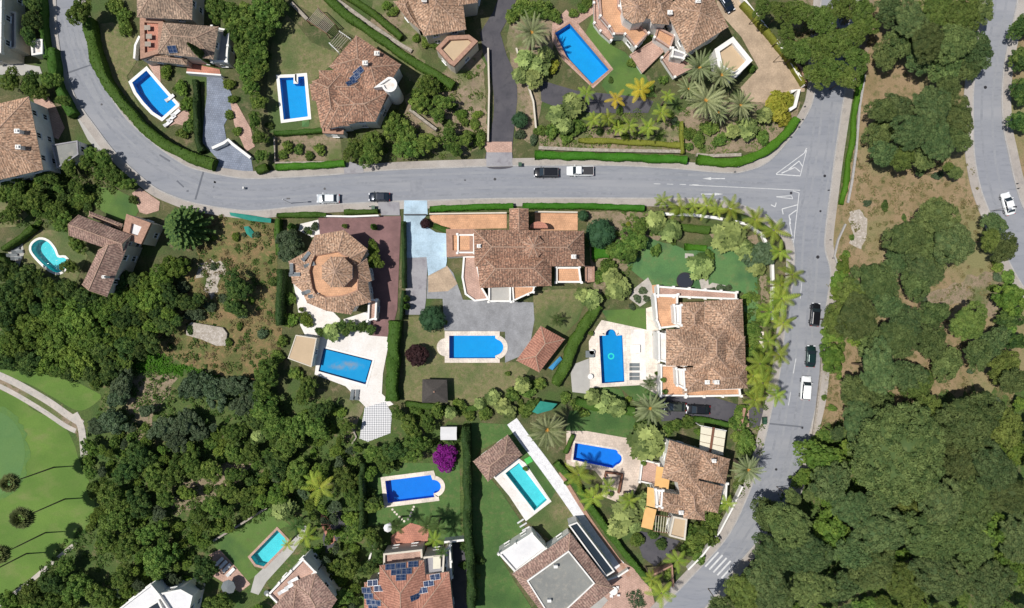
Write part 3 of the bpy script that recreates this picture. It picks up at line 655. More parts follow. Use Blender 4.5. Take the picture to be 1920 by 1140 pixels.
def hedge(pts, w, h, label, mat='f_hedge', group='clipped hedges', dens=15, leaf=.24, z0=0, smooth=True, wobble=.15, name='hedge'):
    """hedge along a photograph-pixel path, w pixels wide, h metres high: bumpy core plus leaves"""
    zt = h*.8; wp = [W(p[0], p[1], zt) for p in (catmull(pts, 6) if smooth and len(pts) > 2 else pts)]
    L = sum((wp[i+1]-wp[i]).length for i in range(len(wp)-1)); n = max(3, int(L/.7)+1); c = resample(wp, n); hw = w*PX/2; V = []; F = []
    prof = [(-1, 0), (-1.02, .5), (-.94, .92), (-.4, 1), (.4, 1), (.94, .92), (1.02, .5), (1, 0)]; m = len(prof)
    for i in range(n):
        a, b = c[max(0, i-1)], c[min(n-1, i+1)]; u = (b-a).normalized(); e = 1.0
        for (s, t) in prof:
            k = hw*s*(1 + wobble*wob(c[i].x+s*3, c[i].y, 2.2)) - (.03 if s > 0 else -.03); zz = z0 + t*h*(1+wobble*.8*wob(c[i].x, c[i].y+s, 1.9)) - .04
            V.append((c[i].x - u.y*k, c[i].y + u.x*k, max(z0, zz)))
    for i in range(n-1):
        for j in range(m-1): F.append((i*m+j, i*m+j+1, (i+1)*m+j+1, (i+1)*m+j))
    V = np.array(V); F = np.array(F); T = np.full(len(F), .15)
    e0 = np.array([[0, 1, 6, 7], [1, 2, 5, 6], [2, 3, 4, 5]]); F = np.concatenate([F, e0, e0[:, ::-1]+(n-1)*m]); T = np.concatenate([T, np.full(6, .15)])
    A = V[F[:, 0]]; B = V[F[:, 1]]; Cc = V[F[:, 2]]; D = V[F[:, 3]]; nn = np.cross(B-A, D-A); ar = np.linalg.norm(nn, axis=1)+np.linalg.norm(np.cross(B-Cc, D-Cc), axis=1)
    ar = ar/2; N_ = int(ar.sum()*dens); R = np.random.RandomState(int(L*10) % 9999)
    idx = R.choice(len(F), N_, p=ar/ar.sum()); u1 = R.uniform(0, 1, (N_, 1)); v1 = R.uniform(0, 1, (N_, 1))
    Cp = (A[idx]*(1-u1)+B[idx]*u1)*(1-v1)+(D[idx]*(1-u1)+Cc[idx]*u1)*v1; no = -nn[idx]; no /= np.linalg.norm(no, axis=1)[:, None]+1e-9
    ctr = np.array([V[:, 0].mean(), V[:, 1].mean(), 0]); Cp[:, 2] += .03
    cl = np.array([wob(a, b, 1.4) for a, b in Cp[:, :2]])*.25+.45
    LV, LF, LT = leaf_arrays(Cp, no*np.sign(no[:, 2:3]+.001)+np.array([0, 0, .3]), leaf, 1.1, .5, np.clip(cl+R.uniform(-.3, .3, N_), 0, 1), R)
    org = np.array([c[n//2].x, c[n//2].y, z0]); AV = np.concatenate([V, LV])-org
    me = npmesh(name, AV, np.concatenate([F, LF+len(V)]), np.concatenate([T, LT]), M[mat]); o = bpy.data.objects.new(name, me); COL.objects.link(o); o.location = org
    return tag(o, label, 'hedge', group)
def scatter(name, poly, n, size, mat, label, hmax=.5, asp=1.2, holes=(), clump=True, cat='ground cover', seed=5):
    """low plants nobody could count, over a polygon given in photograph pixels"""
    R = np.random.RandomState(seed); xs = [p[0] for p in poly]; ys = [p[1] for p in poly]; C = []
    cls = []; tries = 0
    while len(cls) < max(3, n//26) and tries < n*4:
        tries += 1
        x, y = R.uniform(min(xs), max(xs)), R.uniform(min(ys), max(ys))
        if inside((x, y), poly) and not any(inside((x, y), h) for h in holes): cls.append((x, y, R.uniform(.3, 1)*hmax, R.uniform(3, 9), R.uniform(0, .8)))
    T = []
    for (x, y, hh, rr, tt) in cls:
        for _ in range(26):
            a = R.uniform(0, 6.283); q = math.sqrt(R.uniform(0, 1)); xx, yy = x+math.cos(a)*rr*q, y+math.sin(a)*rr*q
            w = W(xx, yy); C.append((w.x, w.y, .03 + hh*(1-q*q*.8)*R.uniform(.5, 1))); T.append(min(1, max(0, tt+R.uniform(-.2, .3))))
    C = np.array(C); V, F, T = leaf_arrays(C, np.tile([0, 0, 1.0], (len(C), 1)), size, asp, .7, np.array(T), R)
    org = np.array([C[:, 0].mean(), C[:, 1].mean(), 0]); me = npmesh(name, V-org, F, T, M[mat]); o = bpy.data.objects.new(name, me); COL.objects.link(o); o.location = org
    return tag(o, label, cat, None, 'stuff')
# ---------------------------------------------------------------- ground sheets, pools
HOLES = []            # pool outlines, world xy: every sheet is cut open there
LV = [0]
def sheet(name, pts, mat, z, label=None, cat=None, kind='structure', world_pts=False, cut=True):
    poly = [tuple(p[:2]) for p in pts] if world_pts else [tuple(W(p[0], p[1])[:2]) for p in pts]
    LV[0] += 1; z = z + (LV[0] % 12)*.0012
    if area(poly) < 0: poly = poly[::-1]
    x0, x1 = min(p[0] for p in poly), max(p[0] for p in poly); y0, y1 = min(p[1] for p in poly), max(p[1] for p in poly)
    hs = [h for h in HOLES if cut and not (max(p[0] for p in h) < x0 or min(p[0] for p in h) > x1 or max(p[1] for p in h) < y0 or min(p[1] for p in h) > y1)]
    vs = [Vector(p) for p in poly]; ed = [(i, (i+1) % len(poly)) for i in range(len(poly))]
    for h in hs:
        b = len(vs); vs += [Vector(p) for p in h]; ed += [(b+i, b+(i+1) % len(h)) for i in range(len(h))]
    V, E, F = delaunay_2d_cdt(vs, ed, [], 0, 1e-5)[:3]; fs = []
    for f in F:
        c = sum((V[i] for i in f), Vector((0, 0)))/len(f)
        if inside(c, poly) and not any(inside(c, h) for h in hs): fs.append(tuple(f))
    o = mesh(name, [(v.x, v.y, z) for v in V], fs, mat, loc=(sum(p[0] for p in poly)/len(poly), sum(p[1] for p in poly)/len(poly), 0))
    tag(o, label, cat, None, kind); return o
def slab(name, pts, mat, z0, z1, label=None, cat=None, kind='structure', at=0.0):
    """paved step or kerb: raised sheet with sides"""
    poly = [tuple(W(p[0], p[1], at)[:2]) for p in pts]; mb = MB(); mb.prism(poly, z0, z1); return tag(mb.build(name, mat, loc=(poly[0][0], poly[0][1], 0)), label, cat, None, kind)
def ribbon(name, wpts, o0, o1, z0, z1, mat, kind='structure', label=None, cat=None, group=None):
    a = offset_line(wpts, o0); b = offset_line(wpts, o1); n = len(a); V = [(p[0], p[1], z1) for p in a]+[(p[0], p[1], z1) for p in b]+[(p[0], p[1], z0) for p in a]+[(p[0], p[1], z0) for p in b]; F = []
    for i in range(n-1): F += [(i, i+1, n+i+1, n+i), (2*n+i, 2*n+i+1, i+1, i), (n+i, n+i+1, 3*n+i+1, 3*n+i)]
    F += [(0, n, 3*n, 2*n), (n-1, 2*n-1, 4*n-1, 3*n-1)]
    F = [f if o1 < o0 else f for f in F]
    m = n//2; o = mesh(name, V, F, mat, loc=(a[m][0], a[m][1], 0)); bm = bmesh.new(); bm.from_mesh(o.data); bmesh.ops.recalc_face_normals(bm, faces=bm.faces); bm.to_mesh(o.data); bm.free()
    return tag(o, label, cat, group, kind)
POOLS = []
def pool_hole(pts):
    w = [tuple(W(p[0], p[1])[:2]) for p in pts]
    if area(w) < 0: w = w[::-1]
    HOLES.append(w); return w
def pool(w, label, basin, coping='white', cw=.55, depth=1.5, cover=None, steps=None, ladder=None):
    c = (sum(p[0] for p in w)/len(w), sum(p[1] for p in w)/len(w), 0); e = empty('swimming_pool', c); tag(e, label, 'pool', 'swimming pools in the villa gardens')
    n = len(w); V = [(p[0], p[1], .02) for p in w]+[(p[0], p[1], -depth) for p in w]
    F = [(i, n+i, n+(i+1) % n, (i+1) % n) for i in range(n)]; mb = MB(); mb.add(V, F)
    vs = [Vector(p) for p in w]; VV, _, FF = delaunay_2d_cdt(vs, [(i, (i+1) % n) for i in range(n)], [], 1, 1e-5)[:3]
    mb.add([(v.x, v.y, -depth) for v in VV], [tuple(f) for f in FF]); mb.build('basin', M[basin], e)
    mesh('water', [(v.x, v.y, -.14) for v in VV], [tuple(f) for f in FF], M['water'], e)
    if coping:
        mb = MB(); mb.ring(inset(w, -cw), inset(w, .03), 0, .14); mb.build('coping', M[coping], e)
    if ladder:
        for (px, py) in ladder:
            p = W(px, py); mb = MB()
            for s in (-.25, .25): mb.cyl((p.x+s, p.y-.3, .1), (p.x+s, p.y-.3, .75), .03, n=6); mb.cyl((p.x+s, p.y-.3, .75), (p.x+s, p.y+.3, .75), .03, n=6); mb.cyl((p.x+s, p.y+.3, .75), (p.x+s, p.y+.3, -.6), .03, n=6)
            mb.build('ladder', M['metal'], e)
    return e
# ---------------------------------------------------------------- houses
_win = {}
def win_mesh(kind):
    if kind in _win: return _win[kind]
    f, p = MB(), MB(); w, h, t = (1.1, 1.25, .1) if kind == 'win' else (1.1, 2.1, .1)
    f.box((0, 0, 0), (w, .12, t)); f.box((0, 0, h-t), (w, .12, t)); f.box((-w/2+t/2, 0, t), (t, .12, h-2*t)); f.box((w/2-t/2, 0, t), (t, .12, h-2*t)); f.box((0, 0, t), (.06, .1, h-2*t))
    if kind == 'win': f.box((0, -.08, -.07), (w+.2, .22, .07))
    p.box((0, 0, t*.9), (w-t, .05, h-1.8*t)); out = []
    for mb, m in ((f, M['frame_white']), (p, M['glass'])):
        me = bpy.data.meshes.new('window'); me.from_pydata([tuple(v) for v in mb.v], [], mb.f); me.materials.append(m); out.append(me)
    _win[kind] = out; return out
class House:
    def __init__(s, name, px, py, label, cat='house', wall='white', tile='tile_a', group=None):
        s.c = W(px, py); s.e = empty(name, (s.c.x, s.c.y, 0)); tag(s.e, label, cat, group); s.wall = M[wall]; s.tile = M[tile]; s.W = MB(); s.polys = []; s.px = (px, py); s.n = 0; s.tops = []
    def walls(s, poly, z1, z0=0.0, inner=.4):
        s.n += 1; p = inset(poly, inner); s.W.prism(p, z0, z1 - .003*s.n); s.polys.append((p, z0, z1))
    def roofmesh(s, tops, bottom, zs, gable=(), fasc=.16):
        V = []; F = []; FM = []; UV = []
        for f in tops:
            b = len(V); P = [Vector(p) for p in f]; nrm = (P[1]-P[0]).cross(P[2]-P[0]).normalized()
            if nrm.z < 0: P = P[::-1]; nrm = -nrm
            # eave edge = the lowest edge
            k = min(range(len(P)), key=lambda i: P[i].z+P[(i+1) % len(P)].z); e1 = (P[(k+1) % len(P)]-P[k]).normalized(); e2 = nrm.cross(e1)
            V += P; F.append(tuple(range(b, b+len(P)))); FM.append(0); UV += [((p-P[k]).dot(e1)+50, (p-P[k]).dot(e2)+50) for p in P]
        for f in gable: b = len(V); V += [Vector(p) for p in f]; F.append(tuple(range(b, b+len(f)))); FM.append(1); UV += [(0, 0)]*len(f)
        s.tops += [[Vector(p) for p in f] for f in tops]; n = len(bottom)
        for i in range(n):
            a, c = Vector(bottom[i]), Vector(bottom[(i+1) % n]); b = len(V); V += [a, c, c-Vector((0, 0, fasc)), a-Vector((0, 0, fasc))]; F.append((b, b+1, b+2, b+3)); FM.append(1); UV += [(0, 0)]*4
        b = len(V); V += [Vector(p)-Vector((0, 0, fasc)) for p in bottom]; F.append(tuple(range(b+n-1, b-1, -1))); FM.append(1); UV += [(0, 0)]*n
        return mesh('roof', V, F, [s.tile, M['offwhite']], s.e, fm=FM, uv=UV)
    def ridges(s, roof, segs, r=.09):
        mb = MB()
        for a, b in segs:
            a, b = Vector(a), Vector(b)
            if (b-a).length > .3: mb.cyl(a, b, r, r, 6)
        mb.build('ridge_tiles', M['ridge'], roof)
    def hip(s, c4, ze, rise, gable=0, z0=0.0, inner=.45, wall=True, pyramid=False, dz=None):
        s.n += 1; ze = ze+.004*s.n; A, B, C, D = WP(c4, ze)
        if area([A, B, C, D]) < 0: A, B, C, D = D, C, B, A
        if (A-B).length+(C-D).length < (B-C).length+(D-A).length: A, B, C, D = B, C, D, A
        m1, m2 = (B+C)/2, (D+A)/2; sh = ((B-C).length+(D-A).length)/4; d = (m2-m1); L = d.length; d.normalize()
        k1 = 0.02 if gable in (1, 2) else min(sh, L*.495); k2 = .02 if gable in (1, 3) else min(sh, L*.495)
        up = Vector((0, 0, rise)); R1 = m1+d*k1+up; R2 = m2-d*k2+up; tops = [(A, B, R1, R2), (C, D, R2, R1)]; g = []; sg = [(R1, R2)]
        for (x, y, R, k) in ((B, C, R1, k1), (D, A, R2, k2)):
            if k == .02: g.append((x, y, R)); sg += [(x, R), (y, R)]
            else: tops.append((x, y, R)); sg += [(x, R), (y, R)]
        roof = s.roofmesh(tops, [A, B, C, D], ze, g); s.ridges(roof, sg)
        if wall: s.walls([A, B, C, D], ze-.05, z0, inner)
        return roof
    def pyr(s, cx, cy, r, n, ze, rise, a0=0.0, z0=0.0, ry=None, inner=.3, ring=True):
        s.n += 1; ry = ry or r; P = [W(cx+r*math.cos(a0+2*math.pi*i/n), cy+ry*math.sin(a0+2*math.pi*i/n), ze) for i in range(n)][::-1]; ap = W(cx, cy, ze); ap.z = ze+rise
        roof = s.roofmesh([(P[i], P[(i+1) % n], ap) for i in range(n)], P, ze); s.ridges(roof, [(P[i], ap) for i in range(n)], .1); s.walls(P, ze-.05, z0, inner); return roof
    def ringroof(s, outer, inner, zo, zi, z0=0.0):
        """tiled skirt rising from the outer to the inner outline, both photograph pixels"""
        s.n += 1; O = WP(outer, zo); I = WP(inner, zi)
        if area(O) < 0: O = O[::-1]; I = I[::-1]
        n = len(O); roof = s.roofmesh([(O[i], O[(i+1) % n], I[(i+1) % n], I[i]) for i in range(n)], O, zo); s.ridges(roof, [(O[i], I[i]) for i in range(n)], .1); s.walls(O, zo-.05, z0, .5); return roof
    def flat(s, pts, z, floor, ph=.6, pw=.3, par='white', z0=0.0, wall=True, name='terrace', inner=0.02):
        """flat roof or terrace with parapet"""
        s.n += 1; z += .004*s.n; P = [tuple(v[:2]) for v in WP(pts, z)]
        if area(P) < 0: P = P[::-1]
        o = mesh(name, [(p[0], p[1], z) for p in P], [tuple(range(len(P)))], M[floor], s.e)
        if wall: s.walls(P, z-.01, z0, inner)
        if ph:
            mb = MB(); mb.ring(inset(P, -.03), inset(P, pw), z-.1, z+ph)
            if ph >= .5 and par in ('white', 'pink') and pw < .5:
                for i in range(len(P)):
                    a, b = Vector(P[i]), Vector(P[(i+1) % len(P)]); k = max(1, int((b-a).length/2.6))
                    for j in range(k): q = a.lerp(b, j/k); mb.box((q.x, q.y, z-.05), (.42, .42, ph+.3), math.atan2((b-a).y, (b-a).x), 1)
            mb.build('parapet', [M[par], M['white']], o)
        return o
    def hit(s, px, py):
        """roof point and slope the photograph shows at px,py"""
        from mathutils.bvhtree import BVHTree
        vs, fs = [], []
        for f in s.tops: b = len(vs); vs += f; fs.append(tuple(range(b, b+len(f))))
        o = Vector((0, 0, HC)); r = BVHTree.FromPolygons(vs, fs).ray_cast(o, (W(px, py)-o).normalized())
        if r[0] is None: return W(px, py, 6), Vector((0, 0, 1))
        return r[0], (r[1] if r[1].z > 0 else -r[1])
    def chimney(s, roof, px, py, zt, w=.75, cap='white'):
        h0, _ = s.hit(px, py); zt = h0.z+1.15
        p = W(px, py, zt); mb = MB(); mb.box((p.x, p.y, zt-2.0), (w, w*.8, 1.7)); mb.box((p.x, p.y, zt-.3), (w*1.25, w*1.05, .12)); c = mb.build('chimney', M['white'], roof)
        for dx in (-.25, .25): mb = MB(); mb.box((p.x+dx*w, p.y, zt-.18), (w*.3, w*.6, .28)); mb.build('chimney_cap', M[cap], roof)
        return c
    def panel(s, px, py, z, w, h, az, tilt=.25, mat='solar'):
        c, nn = s.hit(px, py); q = nn.to_track_quat('Z', 'Y').to_matrix(); xa = Vector((math.cos(az), math.sin(az), 0)); xa = (xa-nn*xa.dot(nn)).normalized(); ya = nn.cross(xa)
        m = Matrix.Translation(c+nn*.12) @ Matrix((xa, ya, nn)).transposed().to_4x4(); mb = MB(); mb.box((0, 0, 0), (w, h, .06)); fr = MB()
        fr.ring([(-w/2-.04, -h/2-.04), (w/2+.04, -h/2-.04), (w/2+.04, h/2+.04), (-w/2-.04, h/2+.04)], [(-w/2, -h/2), (w/2, -h/2), (w/2, h/2), (-w/2, h/2)], -.02, .08); fr.box((0, 0, .0), (.04, h, .075))
        mb.v = [m @ v for v in mb.v]; fr.v = [m @ v for v in fr.v]; p = mb.build('solar_panel', M[mat], s.e); fr.build('panel_frame', M['metal'], p)
    def finish(s, windows=True, door=True):
        s.W.build('wall', s.wall, s.e); k = 0
        if not windows: return s.e
        for pi, (p, z0, z1) in enumerate(s.polys):
            if z1-z0 < 2.3: continue
            n = len(p)
            for i in range(n):
                a, b = Vector(p[i]), Vector(p[(i+1) % n]); L = (b-a).length
                if L < 2.4: continue
                sg = 1 if area(p) > 0 else -1; u = (b-a).normalized(); nn = Vector((u.y, -u.x))*sg; cnt = max(1, int(L/3.4)); rows = [z0+.9] if z1-z0 < 4.6 else [z0+.9, z0+3.8]
                for r_ in rows:
                    for j in range(cnt):
                        q = a+u*L*(j+.5)/cnt+nn*.02
                        if any(inside(q+nn*.3, o[0]) and o[2] > r_+.6 for k2, o in enumerate(s.polys) if k2 != pi): continue
                        if any(inside(q+nn*.05, o[0]) and o[2] > r_-.3 for k2, o in enumerate(s.polys) if k2 != pi): continue
                        if k > 26 or r_+1.3 > z1-.1: continue
                        isdoor = door and k == 0 and r_ < 1.2; k += 1; fm, pmh = win_mesh('door' if isdoor else 'win')
                        w = bpy.data.objects.new('door' if isdoor else 'window', fm); COL.objects.link(w); w.parent = s.e
                        w.location = (q.x-s.c.x, q.y-s.c.y, 0.02 if isdoor else r_); w.rotation_euler = (0, 0, math.atan2(u.y, u.x) + (math.pi if sg < 0 else 0))
                        g = bpy.data.objects.new('pane', pmh); COL.objects.link(g); g.parent = w
        return s.e
def garden_wall(pts, w, h, mat, label, z0=0.0, posts=None, smooth=False, group='garden walls', name='garden_wall', cat='wall'):
    c = catmull(pts, 10) if smooth else pts; wp = [tuple(W(p[0], p[1], h*.9)[:2]) for p in c]; return ribbon(name, wp, -w/2, w/2, z0, z0+h, M[mat], None, label, cat, group)
# ---------------------------------------------------------------- cars
def car_mesh(L, Wd, Hh, kind):
    """-> dict of part MBs in the car's own frame, nose towards +x"""
    xs = [-.5, -.47, -.36, -.2, 0, .18, .33, .44, .485, .5]
    wf = [.80, .93, 1.0, 1.0, 1.0, 1.0, .985, .93, .84, .74]
    hb = dict(sedan=[.55, .66, .70, .70, .68, .67, .62, .55, .46, .38], suv=[.56, .64, .66, .66, .65, .65, .62, .58, .50, .40], pickup=[.50, .54, .55, .60, .62, .62, .60, .56, .50, .40])[kind]
    if kind == 'suv': wf[0] = .88; wf[1] = .96
    prof = lambda w, zt: [(-w*.92, .22), (-w, .38), (-w, zt*.80), (-w*.93, zt*.95), (-w*.55, zt), (w*.55, zt), (w*.93, zt*.95), (w, zt*.80), (w, .38), (w*.92, .22)]
    b = MB(); V = []; F = []; n = 10
    for x, w, h in zip(xs, wf, hb):
        for (y, z) in prof(Wd/2*w, Hh*h): V.append((x*L, y, z))
    for i in range(len(xs)-1):
        for j in range(n): F.append((i*n+j, (i+1)*n+j, (i+1)*n+(j+1) % n, i*n+(j+1) % n))
    F += [tuple(range(n)), tuple(range(len(V)-1, len(V)-n-1, -1))]; b.add(V, F); parts = {'body': b}
    x0, x1, x2, x3 = dict(sedan=(-.40, -.27, .10, .27), suv=(-.475, -.42, .12, .27), pickup=(-.06, -.03, .16, .27))[kind]
    zb = Hh*.645; zt = Hh*.97; wb, wt = Wd/2*.90, Wd/2*.72
    g = MB(); c = [(x0*L, wb), (x1*L, wt), (x2*L, wt), (x3*L, wb)]
    V = [(x0*L, -wb*.95, zb), (x3*L, -wb*.93, zb-.05), (x3*L, wb*.93, zb-.05), (x0*L, wb*.95, zb), (x1*L, -wt, zt-.02), (x2*L, -wt, zt-.02), (x2*L, wt, zt-.02), (x1*L, wt, zt-.02)]
    g.add(V, [(0, 1, 5, 4), (2, 3, 7, 6), (4, 5, 6, 7)]); parts['side_window'] = g
    ws = MB(); ws.add([V[1], V[2], V[6], V[5]], [(0, 1, 2, 3)]); parts['windscreen'] = ws
    rw = MB(); rw.add([V[3], V[0], V[4], V[7]], [(0, 1, 2, 3)]); parts['rear_window'] = rw
    r = MB(); xs2 = [x1*L-.03, x1*L+.12, (x1+x2)*L/2, x2*L-.12, x2*L+.03]; V = []; F = []
    for i, x in enumerate(xs2):
        dz = -.03 if i in (0, 4) else 0; ww = wt*(1.0 if i in (0, 4) else 1.04)
        V += [(x, -ww, zt-.03+dz), (x, -ww*.85, zt+.02+dz), (x, ww*.85, zt+.02+dz), (x, ww, zt-.03+dz)]
    for i in range(4):
        for j in range(3): F.append((i*4+j, (i+1)*4+j, (i+1)*4+j+1, i*4+j+1))
    r.add(V, F)
    for sy in (-1, 1):      # pillars
        for (a, bb) in (((x3*L, sy*wb*.94, zb-.03), (x2*L, sy*wt*1.01, zt)), ((x0*L, sy*wb*.96, zb), (x1*L, sy*wt*1.01, zt)), (((x1+x2)*.5*L, sy*wb, zb-.05), ((x1+x2)*.5*L, sy*wt*1.01, zt))): r.cyl(a, bb, .05, .04, 5)
    parts['roof'] = r
    if kind == 'pickup':
        d = MB(); d.box((-.27*L, 0, Hh*.57), (.40*L, Wd*.82, .06)); parts['bed_cover'] = d
        d = MB()
        for sy in (-1, 1): d.box((-.27*L, sy*Wd*.45, Hh*.55), (.42*L, .09, .12))
        d.box((-.485*L, 0, Hh*.5), (.05, Wd*.84, .16)); parts['bed_rail'] = d
    parts['lights'] = [((.475*L, s*Wd*.33, Hh*.42), 'h') for s in (-1, 1)] + [((-.485*L, s*Wd*.36, Hh*.5), 't') for s in (-1, 1)]
    parts['wheels'] = [(x*L, s*(Wd/2-.10)) for x in (-.31, .31) for s in (-1, 1)]; parts['mirrors'] = [((x3-.06)*L, s*(Wd/2+.06)) for s in (-1, 1)]
    return parts
_carcache = {}
def tomesh(nm, mb, mat):
    me = bpy.data.meshes.new(nm); me.from_pydata([tuple(v) for v in mb.v], [], mb.f)
    bm = bmesh.new(); bm.from_mesh(me); bmesh.ops.recalc_face_normals(bm, faces=bm.faces); bm.to_mesh(me); bm.free(); me.materials.append(mat); return me
def car(px, py, ang, L, Wd, Hh, kind, mat, label, name='parked_car', dims=None):
    p = W(px, py, Hh*.6); e = empty(name, (p.x, p.y, .03), ang); tag(e, label, 'car' if kind != 'pickup' else 'pickup truck', 'cars parked in the streets and drives'); P = car_mesh(L, Wd, Hh, kind)
    def put(nm, me, loc=(0, 0, 0), par=None):
        o = bpy.data.objects.new(nm, me); COL.objects.link(o); o.parent = par or e; o.location = loc; return o
    bo = put('body', tomesh('body', P['body'], mat)); bo.data.polygons.foreach_set('use_smooth', [True]*len(bo.data.polygons))
    bv = bo.modifiers.new('soft', 'SUBSURF'); bv.levels = 1; bv.render_levels = 1
    put('side_window', tomesh('side_window', P['side_window'], M['glass'])); put('windscreen', tomesh('windscreen', P['windscreen'], M['glass'])); put('rear_window', tomesh('rear_window', P['rear_window'], M['glass'])); put('roof', tomesh('roof', P['roof'], mat))
    for k in ('bed_cover', 'bed_rail'):
        if k in P: put(k, tomesh(k, P[k], M['darkmetal'] if k == 'bed_cover' else mat))
    if 'ty' not in _carcache:
        t = MB(); t.cyl((0, -.11, 0), (0, .11, 0), .33, n=18); _carcache['ty'] = tomesh('tyre', t, M['rubber']); t = MB(); t.cyl((0, -.125, 0), (0, .125, 0), .2, n=12); _carcache['ri'] = tomesh('rim', t, M['metal'])
        t = MB(); t.box((0, 0, 0), (.16, .38, .13)); _carcache['h'] = tomesh('headlight', t, M['lamp']); t = MB(); t.box((0, 0, 0), (.08, .34, .14)); _carcache['t'] = tomesh('tail_light', t, M['red'])
    for (x, y) in P['wheels']: w = put('wheel', _carcache['ty'], (x, y, .33)); put('rim', _carcache['ri'], (0, 0, 0), w)
    for (loc, k) in P['lights']: put('headlight' if k == 'h' else 'tail_light', _carcache[k], loc)
    for (x, y) in P['mirrors']: t = MB(); t.box((0, 0, 0), (.12, .2, .13)); put('mirror', tomesh('mirror', t, mat), (x, y, Hh*.62))
    t = MB(); t.box((-.49*L, 0, .3), (.08, Wd*.8, .16)); t.box((.492*L, 0, .3), (.06, Wd*.7, .14)); put('bumper', tomesh('bumper', t, M['darkmetal']))
    return e
# ---------------------------------------------------------------- garden furniture
def lounger(px, py, az, cush, label, group, z=0.0):
    p = W(px, py, .3); e = empty('sun_lounger', (p.x, p.y, z+.03), az); tag(e, label, 'sun lounger', group)
    f = MB(); f.box((0, 0, .25), (1.95, .66, .06)); o = mesh('frame', [Matrix.Rotation(0, 3, 'Z') @ v + origin(e) for v in f.v], f.f, M['whitecush'] if cush == 'greymat' else M['wood'], e)
    m = MB(); m.box((.28, 0, .32), (1.3, .6, .08)); m.add([(-.95, -.3, .62), (-.38, -.3, .32), (-.38, .3, .32), (-.95, .3, .62), (-.95, -.3, .70), (-.38, -.3, .40), (-.38, .3, .40), (-.95, .3, .70)], [(3, 2, 1, 0), (4, 5, 6, 7), (0, 1, 5, 4), (1, 2, 6, 5), (2, 3, 7, 6), (3, 0, 4, 7)])
    mesh('cushion', [v+origin(e) for v in m.v], m.f, M[cush], e)
    for (x, y) in ((-.85, -.28), (-.85, .28), (.85, -.28), (.85, .28)): l = MB(); l.box((x, y, 0), (.06, .06, .26)); mesh('leg', [v+origin(e) for v in l.v], l.f, M['wood'], e)
    return e
def table(px, py, r, mat, label, sq=False, z=0.0):
    p = W(px, py, .7); e = empty('garden_table', (p.x, p.y, z+.03)); tag(e, label, 'table'); t = MB()
    if sq: t.box((p.x, p.y, z+.7), (2*r, 2*r*.8, .06))
    else: t.cyl((p.x, p.y, z+.7), (p.x, p.y, z+.76), r, n=20)
    t.build('tabletop', M[mat], e); t = MB(); t.cyl((p.x, p.y, z+.05), (p.x, p.y, z+.7), .06, n=8); t.cyl((p.x, p.y, z+.03), (p.x, p.y, z+.07), r*.5, n=12); t.build('pedestal', M['metal'], e); return e
def chair(px, py, az, mat, label, group=None, z=0.0):
    p = W(px, py, .6); e = empty('garden_chair', (p.x, p.y, z+.03), az); tag(e, label, 'chair', group); o = origin(e)
    t = MB(); t.box((0, 0, .42), (.5, .5, .06)); mesh('seat', [v+o for v in t.v], t.f, M[mat], e); t = MB(); t.box((-.24, 0, .48), (.05, .5, .42)); mesh('backrest', [v+o for v in t.v], t.f, M[mat], e)
    for (x, y) in ((-.2, -.2), (-.2, .2), (.2, -.2), (.2, .2)): t = MB(); t.box((x, y, 0), (.05, .05, .42)); mesh('leg', [v+o for v in t.v], t.f, M['metal'], e)
    return e
def parasol(px, py, r, mat, label, h=2.4, n=8):
    p = W(px, py, h); e = empty('parasol', (p.x, p.y, 0)); tag(e, label, 'parasol'); V = [(p.x+r*math.cos(2*math.pi*i/n), p.y+r*math.sin(2*math.pi*i/n), h) for i in range(n)]+[(p.x, p.y, h+.55)]
    mesh('canopy', V+[(v[0], v[1], v[2]-.12) for v in V[:n]], [(i, (i+1) % n, n) for i in range(n)]+[(n+1+i, n+1+(i+1) % n, (i+1) % n, i) for i in range(n)], M[mat], e)
    t = MB(); t.cyl((p.x, p.y, .03), (p.x, p.y, h+.5), .035, n=8); t.build('pole', M['metal'], e); t = MB(); t.cyl((p.x, p.y, .02), (p.x, p.y, .12), .3, n=12); t.build('base', M['greydrive'], e); return e
def pergola(pts, h, n, mat, label, solid=False, name='pergola', beam='woodbrown', roofm=None, axis=0):
    P = WP(pts, h); c = sum(P, Vector())/4; e = empty(name, (c.x, c.y, 0)); tag(e, label, 'pergola'); A, B, C, D = P
    if axis: A, B, C, D = B, C, D, A
    for k, (a, b) in enumerate(((A, B), (D, C))): t = MB(); t.cyl(a-Vector((0, 0, .12)), b-Vector((0, 0, .12)), .08, n=6); t.build('beam', M[beam], e)
    t = MB()
    for i in range(n):
        f = (i+.5)/n; a, b = A.lerp(B, f), D.lerp(C, f); t.cyl(a, b, .055, n=4)
    t.build('slats', M[mat], e)
    if roofm: t = MB(); t.prism([tuple(v[:2]) for v in inset(P, .1)], h+.06, h+.10); t.build('roof_panel', M[roofm], e)
    for v in P: t = MB(); t.cyl((v.x, v.y, 0), (v.x, v.y, h-.1), .09, n=6); t.build('post', M[beam], e)
    return e
